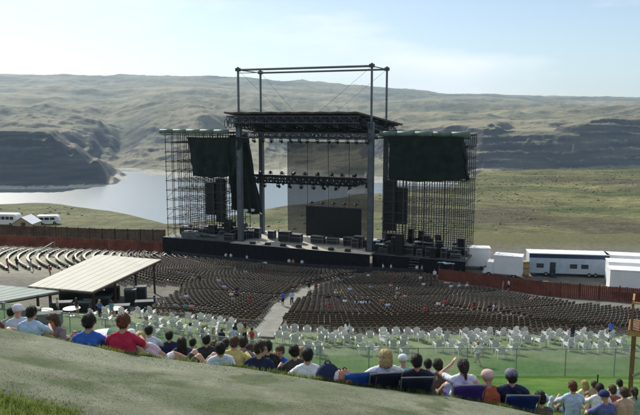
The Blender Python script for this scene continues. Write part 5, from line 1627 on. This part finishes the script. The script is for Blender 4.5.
# ---- low folding beach chairs
def beach_chair(loc, rz, col, label, logo=None, w=.50):
    e = empty('beach_chair', loc, label, 'chair', None, rz); e.scale = (1, 1, 1.12)
    m = cloth_m(col)
    def sheet(name, a, b, th=.02, wd=w):
        a = Vector(a); b = Vector(b); n = 6; vs_ = []; fs = []
        nrm = Vector((1,0,0)).cross(b-a).normalized()
        for i in range(n+1):
            t = i/n; p = a+(b-a)*t+nrm*(-.05*math.sin(t*math.pi))
            for q in (-1,-.5,0,.5,1): vs_.append(p+Vector((q*wd/2,0,0))+nrm*(-.03*(1-q*q)))
        k0 = len(vs_); vs_ += [p-nrm*th for p in vs_]
        for i in range(n):
            for k in range(4): s_ = i*5+k; fs.append((s_,s_+1,s_+6,s_+5)); fs.append((k0+s_,k0+s_+5,k0+s_+6,k0+s_+1))
        for i in range(n): fs.append((i*5,i*5+5,k0+i*5+5,k0+i*5)); fs.append((i*5+4,k0+i*5+4,k0+i*5+9,i*5+9))
        for k in range(4): fs.append((k,k0+k,k0+k+1,k+1)); s_ = n*5+k; fs.append((s_,s_+1,k0+s_+1,k0+s_))
        return MB().add(vs_, fs).build(name, m, e, smooth=True, world=False)
    sheet('seat', (0,.36,.20), (0,-.12,.12)); bk = sheet('backrest', (0,-.14,.13), (0,-.38,.66))
    mm = mat('chair_frame', (.30,.31,.32), .35, .15, 5, metal=.7)
    for q in (-1,1):
        x = q*(w/2+.012)
        MB().path([(x,-.40,.70),(x,-.14,.12),(x,.30,.015)], .012, 6).build('side_frame', mm, e, world=False)
        MB().path([(x,-.36,.015),(x,.38,.21)], .012, 6).build('leg', mm, e, world=False)
        MB().box((x,.02,.40), (.055,.42,.022)).build('armrest', m if logo is None else m, e, world=False)
        MB().path([(x,.18,.39),(x,.22,.10)], .010, 5).build('arm_post', mm, e, world=False)
    MB().tube((-w/2-.012,-.40,.70),(w/2+.012,-.40,.70), .012, n=6).build('top_bar', mm, e, world=False)
    if logo:
        c0 = Vector((.09 if logo > 0 else -.03,-.372,.46)); t_ = Vector((0,-.24,.53)).normalized(); nn = Vector((1,0,0)).cross(t_)
        nn = -nn if nn.y > 0 else nn
        vs_ = [c0-nn*0+nn*.0]; pts = []
        for k in range(14):
            f_ = 2*math.pi*k/14; r = .055*(1+.35*math.cos(2*f_))
            pts.append(c0+Vector((1,0,0))*(r*math.cos(f_)*1.15)+t_*(r*math.sin(f_)*.8)+nn*.055)
        MB().add(pts, [tuple(range(14))]).build('logo', M_white, bk, world=False)
    return e

W, LB_, NV = (.72,.74,.78), (.42,.55,.78), (.016,.022,.07)
BL, RD, LIL = (.035,.12,.48), (.42,.02,.06), (.62,.48,.66)
JN, KH, BK = (.05,.075,.14), (.30,.25,.16), (.018,.018,.022)
pr_ = random.Random(3)
def fg(px, Yd, pose, shirt, pants, hair, hc, label, turn=0.0, dz=0.0, **kw):
    p = on(px, Yd); p.z += dz
    if pose in ('low_chair', 'chair_phone'): p += (S(0,0,0)-p).normalized()*.20; p.z = H(p.x, p.y)+.10
    return person(pose, p, face_stage(p, turn), shirt, pants, hair, hc, label, **kw)
# -- front row against the path edge
fg(4, 12.2, 'lean_side', (.16,.05,.04), KH, 'short', 'brown', 'person in dark red leaning over beside the light blue shirt', .5)
fg(20, 13.2, 'sit_cross', (.52,.60,.74), W, None, 'dark', 'person in pale blue wearing a pale lilac cap bent forward', .4, hat=(.62,.60,.74))
fg(30, 11.6, 'sit_knees', (.45,.58,.80), JN, 'short', 'black', 'person in light blue shirt with short black hair seen from behind', -.1, fat=1.08)
fg(49, 12.8, 'lie_knees', (.10,.05,.05), (.60,.62,.70), 'curly', 'dark', 'person lying back in dark maroon top with pale trousers', 2.6, shorts=False)
fg(59, 12.6, 'sit_knees', (.20,.16,.18), (.50,.55,.70), 'long', 'brown', 'brown haired person facing the path between blue and light blue shirts', 2.9, shorts=False)
fg(88.5, 10.35, 'sit_knees', BL, JN, 'curly', 'black', 'broad person in royal blue shirt with dark hair', .02, fat=1.22, sc=1.08)
fg(122.5, 10.2, 'sit_knees', RD, JN, 'curly', 'auburn', 'broad person in crimson shirt with auburn curly hair', -.05, fat=1.22, sc=1.08)
fg(133, 15.5, 'sit_back', (.60,.66,.80), W, None, 'dark', 'person in pale blue wearing a white cap past the crimson shirt', .2, hat=(.75,.78,.82))
fg(158, 12.3, 'lean_side', LIL, (.55,.55,.62), 'long', 'blonde', 'blonde person in lilac shirt leaning on one arm', -.3)
fg(149.5, 14.5, 'sit_knees', (.55,.60,.70), JN, 'short', 'black', 'black haired person in grey blue beside the blonde person', .2)
fg(170, 15.5, 'sit_knees', NV, JN, 'short', 'black', 'person in navy with black hair behind the reclining people', .2)
fg(183, 11.9, 'lie_knees', (.45,.42,.12), (.05,.05,.06), 'short', 'black', 'person in dark clothes lying on their back with bare knees up', -1.15, sk=1)
fg(203, 11.6, 'lie_knees', (.40,.45,.30), KH, 'short', 'dark', 'person in pale olive lying on their back with bare knees up', -1.05, sk=1)
fg(219, 11.6, 'sit_back', (.60,.68,.82), JN, 'short', 'black', 'black haired person in pale blue shirt leaning back on hands', .35)
fg(233, 12.2, 'sit_knees', (.50,.44,.16), JN, 'short', 'brown', 'brown haired person in mustard yellow shirt', -.2, long=True)
fg(259.5, 10.75, 'turned', (.014,.020,.055), JN, 'short', 'dark', 'broad person in dark navy shirt with face turned aside', -.15, fat=1.2, sc=1.05, long=True)
fg(269, 12.6, 'sit_knees', BK, BK, 'curly', 'black', 'person in black half hidden behind the dark navy shirt', .3)
fg(282, 13.4, 'sit_cross', (.03,.10,.45), W, 'short', 'brown', 'person in bright blue top between the navy and white shirts', 2.7)
fg(296.5, 12.2, 'sit_knees', (.05,.05,.045), KH, 'curly', 'black', 'black haired person in charcoal beside the white shirt', .35)
fg(308, 10.75, 'sit_knees', (.74,.76,.80), JN, 'short', 'black', 'person in white shirt with short black hair beside the dark backpack', .05, fat=1.15, sc=1.04)
fg(318, 21, 'sit_knees', (.03,.035,.04), BK, 'short', 'dark', 'person in black sitting alone down the lawn near the wire fence', .2)
fg(384.5, 10.50, 'low_chair', (.74,.75,.78), JN, 'bob', 'blonde', 'blonde person in white top sitting in a navy beach chair', .05, dz=-.08)
fg(404, 13.8, 'sit_knees', (.30,.50,.52), JN, None, 'grey', 'person in teal striped shirt and pale cap', .1, hat=(.62,.68,.74))
fg(415.5, 10.48, 'low_chair', (.02,.02,.035), JN, 'short', 'black', 'black haired person in dark top in a navy beach chair', .02, dz=-.08, fat=1.1)
fg(427.5, 14.6, 'sit_knees', (.52,.64,.84), JN, 'short', 'black', 'black haired person in pale blue shirt beyond the navy chairs', -.15)
fg(462, 10.50, 'chair_phone', (.70,.73,.78), JN, 'pony', 'dark', 'dark haired person in white top in a purple chair with a hand raised', .05, dz=-.05)
fg(510, 10.40, 'low_chair', (.016,.024,.065), JN, 'short', 'black', 'person in navy shirt and patterned bandana in a blue chair', -.02, fat=1.12, hat=(.20,.19,.26), dz=.02)
fg(543, 11.4, 'sit_knees', (.10,.08,.08), JN, 'curly', 'black', 'black haired person sitting beside the blue beach chair', .2, dz=-.25)
fg(556, 17.2, 'lie_knees', (.60,.66,.80), (.55,.60,.72), 'short', 'black', 'person in pale blue lying flat on the lawn', 1.9, shorts=False)
fg(573, 13.6, 'sit_knees', (.45,.56,.72), JN, 'short', 'auburn', 'person in grey blue shirt with red brown hair', -.1)
fg(586, 20.5, 'sit_knees', (.66,.62,.42), KH, 'long', 'blonde', 'blonde person in cream shirt sitting close to a bare backed person', .15)
fg(594.5, 20.3, 'sit_knees', W, KH, 'short', 'brown', 'bare backed person with brown hair beside the cream shirt', -.1, bare=True)
fg(599.5, 14.5, 'sit_knees', (.70,.72,.74), JN, 'short', 'black', 'black haired person in white shirt just up the lawn from a bare backed pair', -.2)
fg(606.5, 13.0, 'sit_knees', (.10,.12,.3), JN, None, 'black', 'person wearing a dark blue cap low on the lawn', .1, hat=(.02,.03,.12), dz=-.1)
fg(620, 20.8, 'sit_knees', (.68,.74,.84), JN, 'short', 'black', 'person in white shirt with black hair near the timber platform', -.1, fat=1.1, sc=1.08)
fg(625, 14.2, 'sit_knees', W, KH, 'short', 'brown', 'bare shouldered person with light brown hair below the timber platform', 0, bare=True, sk=1)
# -- second and third rows down the bank
for (px, Yd, pose, c_, hr, hc, lab, tn) in ((12, 15.5, 'sit_knees', (.30,.32,.34), 'short', 'black', 'person in grey sitting beyond the pale lilac cap', .3),
    (41, 16.0, 'sit_back', (.10,.10,.12), 'short', 'dark', 'person in charcoal leaning back beyond the light blue shirt', -.2),
    (141, 17.5, 'sit_knees', (.70,.72,.76), 'short', 'dark', 'dark haired person in white sitting far down the bank past the crimson shirt', .2),
    (181, 15.2, 'sit_back', (.05,.06,.10), 'long', 'dark', 'long haired person in dark blue leaning back on the bank', .4),
    (192, 16.8, 'sit_knees', (.62,.66,.72), 'short', 'black', 'black haired person in pale grey beyond the raised bare knees', -.1),
    (207, 14.6, 'sit_cross', (.03,.03,.04), 'short', 'black', 'person in black sitting cross legged behind raised bare knees', .1),
    (214, 16.5, 'sit_knees', (.40,.30,.24), 'pony', 'brown', 'person in brown with a ponytail sitting down the bank', 0),
    (226, 15.4, 'sit_knees', (.05,.08,.20), 'short', 'dark', 'person in dark blue sitting behind the mustard shirt', .1),
    (242, 13.6, 'sit_knees', (.18,.17,.20), 'curly', 'dark', 'person in slate grey between the mustard and navy shirts', -.2),
    (250, 16.0, 'sit_knees', (.10,.22,.12), 'long', 'brown', 'brown haired person in green sitting down the bank past the navy shirt', .2),
    (276, 15.8, 'sit_back', (.66,.68,.70), 'long', 'blonde', 'blonde person in white leaning back past the navy shirt', .2),
    (301, 14.0, 'sit_cross', (.55,.50,.40), 'short', 'blonde', 'fair haired person in beige peeking past the charcoal top', -.3),
    (439, 12.6, 'sit_knees', (.12,.07,.06), 'curly', 'dark', 'person in dark brown between the navy and purple chairs', .1),
    (613, 15.6, 'sit_knees', (.30,.10,.10), 'short', 'brown', 'brown haired person in brick red below the white shirt by the platform', -.1),
    (634, 16.5, 'sit_knees', (.30,.40,.34), 'pony', 'dark', 'person in sage green with a ponytail by the platform post', -.2)):
    fg(px, Yd, pose, c_, pr_.choice([JN, KH, BK]), hr, hc, lab, tn)
# person wrapped in a rust coloured towel with a pale headscarf
fg(489.5, 10.35, 'sit_knees', (.40,.10,.05), (.40,.10,.05), None, 'dark', 'person wrapped in rust orange cloth with a pale headscarf', .1, long=True, shorts=False, fat=1.12, hat=(.62,.42,.38))
for (px, Yd, col, lab, logo, rzx) in ((380, 10.46, (.014,.020,.050), 'navy low beach chair holding the blonde person', None, .1), (412.5, 10.44, (.016,.022,.060), 'navy low beach chair holding the black haired person', None, .0),
                            (462, 10.46, (.075,.035,.26), 'purple low beach chair with a white logo', -1, .0), (515, 10.36, (.016,.034,.19), 'blue low beach chair with a white logo', 1, -.1)):
    p = on(px, Yd); p.z += .02; beach_chair(p, face_stage(p, rzx), col, lab, logo)
p = on(356, 10.45); beach_chair(p+vec(0,0,.0), face_stage(p, .1), (.03,.14,.62), 'empty bright blue beach chair beside the white bags', None)
# bags
def bag(px, Yd, s, col, label, name='backpack'):
    p = on(px, Yd); e = empty(name, p, label, 'bag')
    mb = MB(); ellip(mb, (0,0,s*.52), (s*.42,s*.28,s*.52), n=16); ellip(mb, (0,s*.02,s*.30), (s*.46,s*.32,s*.30), n=16)
    mb.build('body', cloth_m(col), e, smooth=True, world=False)
    mb = MB(); ellip(mb, (0,-s*.28,s*.36), (s*.28,s*.12,s*.22), n=14); mb.build('pocket', cloth_m([c*.8 for c in col]), e, smooth=True, world=False)
    MB().path([(-s*.1,0,s*1.0),(-s*.06,0,s*1.10),(s*.06,0,s*1.10),(s*.1,0,s*1.0)], .012, 5).build('handle', M_black, e, world=False)
    e.rotation_euler = (0,0,.3)
bag(327.5, 10.25, .52, (.018,.022,.07), 'dark navy backpack slumped beside the white shirt')
bag(338.5, 10.22, .34, (.70,.66,.66), 'white cloth bag next to the navy backpack', 'tote_bag')
bag(344.5, 10.20, .32, (.50,.22,.15), 'reddish tan cloth bag beside the bright blue chair', 'tote_bag')
# green and white golf umbrella lying open on the lawn
p = on(109, 13.4)
e = empty('golf_umbrella', p, 'open green and white golf umbrella lying behind the blue and crimson shirts', 'umbrella')
TM = Euler((R(-38), R(8), R(10))).to_matrix()
cen = Vector((0,0,.42)); nr = 6; ribs = 8
for g_ in range(ribs):
    vs_ = []; fs = []
    for i in range(nr+1):
        t = i/nr*R(62); 
        for k in range(4):
            f_ = 2*math.pi*(g_+k/3)/ribs
            dip = 1-.05*math.sin(math.pi*k/3)*(i/nr)
            vs_.append(cen+TM@(Vector((math.sin(t)*math.cos(f_)*.66*dip, math.sin(t)*math.sin(f_)*.66*dip, math.cos(t)*.60-.34))))
    k0 = len(vs_); vs_ += [q*0.996 for q in vs_]
    for i in range(nr):
        for k in range(3): a = i*4+k; fs.append((a,a+4,a+5,a+1)); fs.append((k0+a,k0+a+1,k0+a+5,k0+a+4))
    MB().add(vs_, fs).build('canopy_panel', cloth_m((.72,.74,.76) if g_ % 2 else (.02,.13,.06)), e, smooth=True, world=False)
MB().path([tuple(cen+TM@Vector((0,0,.26))), tuple(cen+TM@Vector((0,0,-.62)))], .009, 6).build('shaft', M_galv, e, world=False)
mb = MB(); mb.path([tuple(cen+TM@Vector((0,0,-.60))), tuple(cen+TM@Vector((0,0,-.70))), tuple(cen+TM@Vector((.05,0,-.74))), tuple(cen+TM@Vector((.09,0,-.70)))], .016, 6); mb.build('handle', M_black, e, world=False)

# -- people farther off
pr = random.Random(5)
CN = {'white': (.72,.74,.78), 'pale blue': (.45,.58,.80), 'red': (.45,.05,.05), 'black': BK, 'navy': NV, 'pink': (.60,.28,.36), 'grey': (.30,.32,.34), 'tan': (.48,.38,.24), 'blue': (.05,.14,.48), 'orange': (.50,.18,.06), 'teal': (.10,.28,.30)}
def far(px, py, pose, colr, label, seat=True, hc=None, pants=None, Y=None, turn=None, group=None, hair=None):
    p = hit(px, py, 20, 140) if Y is None else on(px, Y)
    if seat:                                  # take the nearest free seat so that they sit on a chair
        i = int(np.argmin((sp[:,0]-p.x)**2+(sp[:,1]-p.y)**2))
        if math.hypot(sp[i,0]-p.x, sp[i,1]-p.y) < 1.5:
            p = Vector((sp[i,0], sp[i,1], H(sp[i,0], sp[i,1])+LIFT)); rz = sp[i,2]
        else: rz = face_stage(p)
    else:
        p.z += .04; rz = face_stage(p, pr.uniform(-1,1) if turn is None else turn)
    person(pose, p, rz, CN[colr], pants or pr.choice([JN,KH,BK,(.25,.26,.3)]), hair or pr.choice(['short','curly','long','pony']), hc or pr.choice(['black','dark','brown','blonde']), label, group, shorts=pr.random() < .6)
seated = [(266,268,'white','person in white in a seat pair near the stage front'),(270,268,'white','person in white in a seat pair near the stage front'),
 (191,285,'tan','person in tan seated in the block nearest the cream canopy'),(199,286,'black','person in black seated beside tan in the block near the cream canopy'),(205,287,'grey','person in grey seated near the cream canopy block'),
 (230,303,'white','person in white seated beside a person in black by the aisle block'),(236,304,'black','person in black seated beside white in the block by the aisle'),
 (182,316,'teal','person in teal in the rear row near the cream canopy'),(189,316,'pink','person in pink in the rear row near the cream canopy'),
 (314,293,'white','person in white seated where the aisle bends'),(309,291,'black','person in black seated where the aisle bends'),
 (341,287,'pale blue','person in pale blue seated past the bend of the aisle'),(367,282,'white','person in white seated close to the aisle top'),(371,294,'grey','lone person in grey seated in the middle of the bowl'),
 (329,306,'black','person in black in the scattered group beside the aisle'),(335,301,'white','person in white in the scattered group beside the aisle'),(341,301,'tan','person in tan in the scattered group beside the aisle'),(338,306,'navy','person in navy in the scattered group beside the aisle'),(344,310,'white','person in white lowest in the group beside the aisle'),
 (358,311,'pale blue','person in pale blue in a row of three'),(363,311,'white','person in white in a row of three pale shirts'),(369,311,'pale blue','person in pale blue in a row of three'),
 (398,283,'red','person in red seated in the upper middle block'),(402,284,'black','person in black seated beside red in the upper middle block'),(398,296,'white','person in white in the large middle group'),(396,302,'grey','person in grey in the large middle group'),(403,304,'pink','person in pink in the large middle group'),
 (383,310,'orange','person in orange in the large middle group'),(395,308,'black','person in black in the large middle group'),(388,314,'pale blue','person in pale blue lowest in the large middle group'),
 (423,291,'white','person in white seated toward the red fence'),(428,292,'black','person in black seated toward the red fence'),(453,294,'white','person in white in the trio nearest the red fence'),(460,293,'pale blue','person in pale blue in the trio nearest the red fence'),(467,293,'white','person in white in the trio nearest the red fence'),
 (439.5,312,'white','person in white at the start of the cross aisle'),(446,312,'red','person in red at the start of the cross aisle'),(491,316,'navy','person in navy beside the cross aisle'),(497,315,'white','person in white beside the cross aisle')]
for (px, py, c_, lab) in seated: far(px, py, 'chair', c_, lab, group='people seated in the bowl')
stand = [(283,307,'blue','stand','person in blue standing in the concrete aisle'),(292,306,'pale blue','stand_hip','person in pale blue standing in the concrete aisle'),(347,341,'white','stand','person in white standing at the edge of the dark rows'),
 (236,344,'black','stand','person in black standing at the foot of the aisle'),(245,344,'tan','stand_hip','blonde person in tan standing at the foot of the aisle'),
 (503,292,'orange','stand','person in orange standing at the red fence'),(508.5,292,'white','stand_hip','person in white standing at the red fence'),(434.5,281,'white','walk','person in white walking to the end of the red fence'),
 (478,366,'white','walk','person in white walking along the wire fence'),(222,352,'navy','stand','person in navy standing among the white chairs'),(234,349,'pale blue','stand_hip','person in pale blue standing among the white chairs'),
 (190,345,'white','walk','person in white walking among the white chairs near the canopies'),(203,348,'grey','stand','person in grey standing among the white chairs near the canopies'),(214,350,'tan','stand','person in tan standing among the white chairs'),
 (252,350,'red','stand_hip','person in red standing among the white chairs at the aisle foot'),(610,341,'blue','stand','person in blue standing among the white chairs near the timber platform'),(572,345,'black','stand_hip','person in black standing among the white chairs'),
 (8,271,'red','stand','person in red standing among the pale benches'),(17,269,'black','stand_hip','person in black standing among the pale benches'),(31,271,'grey','walk','person in grey walking among the pale benches'),(50,278,'red','stand','person in red standing near the cream canopy edge'),(74,266,'navy','stand','person in navy standing where the benches meet the canopy'),(82,266,'tan','stand_hip','person in tan standing where the benches meet the canopy'),
 (77,316,'black','stand','person in black standing under the cream canopy'),(100,318,'blue','stand_hip','person in blue standing under the cream canopy'),(58,316,'tan','stand','person in tan standing between the canopies'),(155,312,'navy','stand_hip','person in navy standing by the canopy corner post'),(112,319,'teal','walk','person in teal walking beside the round white table'),
 (146,327,'white','stand','person in white standing outside the cream canopy')]
for (px, py, c_, ps, lab) in stand: far(px, py, ps, c_, lab, seat=False)
for i in range(26):
    px = pr.choice([pr.uniform(170, 262), pr.uniform(300, 560)]); py = pr.uniform(276, 322)
    if px > 470 and py < 296+(px-470)*.16: continue
    c_ = pr.choice(['white','pale blue','red','black','navy','pink','grey','tan','white'])
    far(px, py, 'chair', c_, 'person in %s sitting apart among the empty dark seats' % c_, group='spectators sitting apart in the bowl')
crew = [(226,-4.0,'white'),(231,-3.9,'white'),(247,-4.2,'pale blue'),(289,-4.0,'white'),(293,-4.1,'orange'),(302,-4.0,'white'),(383,-4.0,'white'),(391,-4.1,'white'),(417,-4.0,'white'),(422,-4.1,'tan')]
for i, (px, v_, c_) in enumerate(crew):
    s_ = s_of(px, 262, v_); p = S(s_, v_, 0); p.z = H(p.x, p.y)+.02
    person(pr.choice(['stand','stand_hip']), p, face_stage(p, math.pi+pr.uniform(-1,1)), CN[c_], BK, pr.choice(['short','curly']), 'dark',
           'crew member in %s standing in the pit before the black stage skirt' % c_, 'crew in the pit before the stage', shorts=False)
for i, (px, v_, c_) in enumerate(((366,0.5,'black'),(398,1.0,'black'),(279,5.0,'black'),(345,2.4,'navy'))):
    s_ = s_of(px, 240, v_); p = S(s_, v_, DZ if abs(s_) < 13.2 else DZ-.2)
    person('stand_hip', p, face_stage(p, 3+i), CN[c_], BK, 'short', 'dark', 'stagehand in %s standing on the stage' % ('dark navy' if c_ == 'navy' else c_), 'stagehands on the stage', shorts=False)

# ---- grass: turf strip on the near corner and tufts along the path edge
def grass(name, n, fn, hmin, hmax, label):
    vs_ = np.empty((n, 5, 3)); 
    g_ = np.random.default_rng(3)
    P_ = fn(g_, n); 
    a = g_.uniform(0, 2*np.pi, n); h = g_.uniform(hmin, hmax, n); w_ = g_.uniform(.003, .006, n)
    ln = g_.uniform(.1, .7, n)*h; la = g_.uniform(0, 2*np.pi, n)
    dx, dy = np.cos(a)*w_, np.sin(a)*w_
    for k, (s_, t) in enumerate(((-1,0),(1,0),(1,.55),(-1,.55),(0,1))):
        ww = 1.0 if t == 0 else .8
        vs_[:,k,0] = P_[:,0]+s_*dx*ww+np.cos(la)*ln*t*t; vs_[:,k,1] = P_[:,1]+s_*dy*ww+np.sin(la)*ln*t*t; vs_[:,k,2] = P_[:,2]+h*t
    me = bpy.data.meshes.new(name)
    b = np.arange(n)[:,None]*5
    lv = np.concatenate([b+np.array([[0,1,2,3]]), b+np.array([[3,2,4]])], 1).ravel()
    me.vertices.add(n*5); me.vertices.foreach_set('co', vs_.ravel().astype(np.float32))
    me.loops.add(len(lv)); me.loops.foreach_set('vertex_index', lv.astype(np.int32))
    me.polygons.add(2*n); me.polygons.foreach_set('loop_start', (np.arange(n)[:,None]*7+np.array([[0,4]])).ravel().astype(np.int32))
    me.update(calc_edges=True)
    me.materials.append(mat('grass_blade', (.13,.22,.035), .6, .4, 9.0, spec=.3, col2=(.25,.29,.09)))
    gm = me.materials[0]
    if not gm.get('thin'):
        gm['thin'] = 1; nt = gm.node_tree; b2 = nt.nodes['Principled BSDF']; tl = nt.nodes.new('ShaderNodeBsdfTranslucent'); mx = nt.nodes.new('ShaderNodeMixShader')
        nt.links.new(b2.inputs['Base Color'].links[0].from_socket, tl.inputs[0]); mx.inputs[0].default_value = .5
        nt.links.new(b2.outputs[0], mx.inputs[1]); nt.links.new(tl.outputs[0], mx.inputs[2])
        nt.links.new(mx.outputs[0], [q for q in nt.nodes if q.type == 'OUTPUT_MATERIAL'][0].inputs['Surface'])
    o = bpy.data.objects.new(name, me); COL.objects.link(o)
    return tag(o, label, 'grass', kind='stuff')
def near_corner(g_, n):
    x = g_.uniform(-6.5, 1.0, n); lo_ = path_lo(x); y = lo_-g_.exponential(.55, n)+np.abs(g_.normal(0, .22, n))*(g_.random(n) < .35)+.03
    y = np.where(y < 1.6, 1.6+g_.uniform(0, .5, n), y)
    return np.stack([x, y, near_far(x, y)-.005], 1)
grass('grass_verge', 42000, near_corner, .03, .10, 'short green grass on the near side of the trodden path')
def edge_tufts(g_, n):
    cx = g_.uniform(-9, 7, 130); k = g_.integers(0, 130, n)
    big = np.where(g_.random(130) < .2, 1.0, .4)
    x = cx[k]+g_.normal(0, .10, n)*(.6+big[k]); y = edge_y(x)-.02+np.abs(g_.normal(0, .10, n))
    return np.stack([x, y, near_far(x, y)-.01], 1)
grass('edge_grass', 9000, edge_tufts, .03, .10, 'uneven grass tufts along the far lip of the path')
def lawn_blades(g_, n):
    y = 10.3+g_.power(.8, n)*9; x = g_.uniform(-.55, .55, n)*y+g_.uniform(-.5, .5, n)
    y = np.maximum(y, edge_y(x)+.15)
    return np.stack([x, y, near_far(x, y)-.01], 1)
grass('lawn_grass', 90000, lawn_blades, .03, .08, 'short green lawn grass around the seated people')

def path_straw(g_, n):
    x = g_.uniform(-8, 8, n); t = g_.random(n); lo_ = path_lo(x); hi2 = edge_y(x)
    y = lo_+(hi2-lo_)*t
    k = fbm(x, y, .8, 4, 91)+g_.normal(0, .25, n)
    m_ = k > 0.05
    x = np.where(m_, x, x*0-9); 
    z = path_z(x, y)+.006+0.03*sstep(0, .06, t)*sstep(0, .03, 1-t)+.022*fbm(x, y, .5, 5, 33)+.03*fbm(x, y, 2.4, 3, 35)
    return np.stack([x, y, z-.004], 1)[m_][:n]
_g = np.random.default_rng(3)
def straw_fixed(g_, n):
    a = path_straw(g_, int(n*3.2)); return a[:n]
o = grass('path_stubble', 26000, straw_fixed, .005, .016, 'thin trampled grass stubble over the pale path')
o.data.materials[0] = mat('dry_stubble', (.30,.32,.20), .8, .35, 2.0)
# pebbles
g_ = np.random.default_rng(5); n = 900
pp = straw_fixed(g_, n); n = len(pp)
bv2 = np.array([(1,0,0),(0,1,0),(-1,0,0),(0,-1,0),(0,0,.7)]); r_ = g_.uniform(.006,.022,n)
al = (bv2[None]*(1+g_.uniform(-.3,.3,(n,5,3))))*r_[:,None,None]+pp[:,None,:]
tri = (np.array([(0,1,4),(1,2,4),(2,3,4),(3,0,4)])[None]+(np.arange(n)*5)[:,None,None]).reshape(-1,3)
me = bpy.data.meshes.new('path_pebbles'); me.from_pydata(al.reshape(-1,3).tolist(), [], tri.tolist()); me.materials.append(mat('pebble', (.27,.26,.23), .9, .35, 2.0))
o = bpy.data.objects.new('path_pebbles', me); COL.objects.link(o); tag(o, 'small grey pebbles scattered on the pale path', 'pebbles', kind='stuff')

# ---- trees on the river islet
tg = random.Random(17)
M_leaf = mat('far_leaf', (.055,.085,.030), .8, .4, .3); M_bark = mat('bark', (.10,.075,.05), .9, .2, 2)
for i in range(11):
    x = islet_x+tg.uniform(-38, 38); y = islet_y+tg.uniform(-16, 16)
    z = -206+11*math.exp(-(((x-islet_x)/44)**2+((y-islet_y)/30)**2)); z = max(z, -200.0)
    h = tg.uniform(6, 12); e = empty('riverside_tree', (x, y, z-.3), 'small green tree on the low islet in the river', 'tree', 'trees on the river islet')
    mb = MB().tube((0,0,0), (0,0,h*.6), .3, .15, 6)
    for k in range(3): mb.tube((0,0,h*(.3+.1*k)), (tg.uniform(-1.5,1.5), tg.uniform(-1.5,1.5), h*(.55+.12*k)), .14, .05, 5)
    mb.build('trunk', M_bark, e, world=False)
    mb = MB()
    for k in range(130):
        a = tg.uniform(0, 6.28); zz = tg.random(); r = h*.36*math.sin(math.pi*(.12+.8*zz))*math.sqrt(tg.random())*tg.uniform(.7,1.2)
        c = Vector((r*math.cos(a), r*math.sin(a), h*(.22+.75*zz))); d = Vector((tg.gauss(0,1), tg.gauss(0,1), tg.gauss(0,1))).normalized(); t_ = d.orthogonal().normalized(); u_ = d.cross(t_); s_ = tg.uniform(.35,.75)
        mb.add([c-t_*s_, c+u_*s_*.6, c+t_*s_, c-u_*s_*.6], [(0,1,2,3)])
    mb.build('crown', M_leaf, e, world=False)
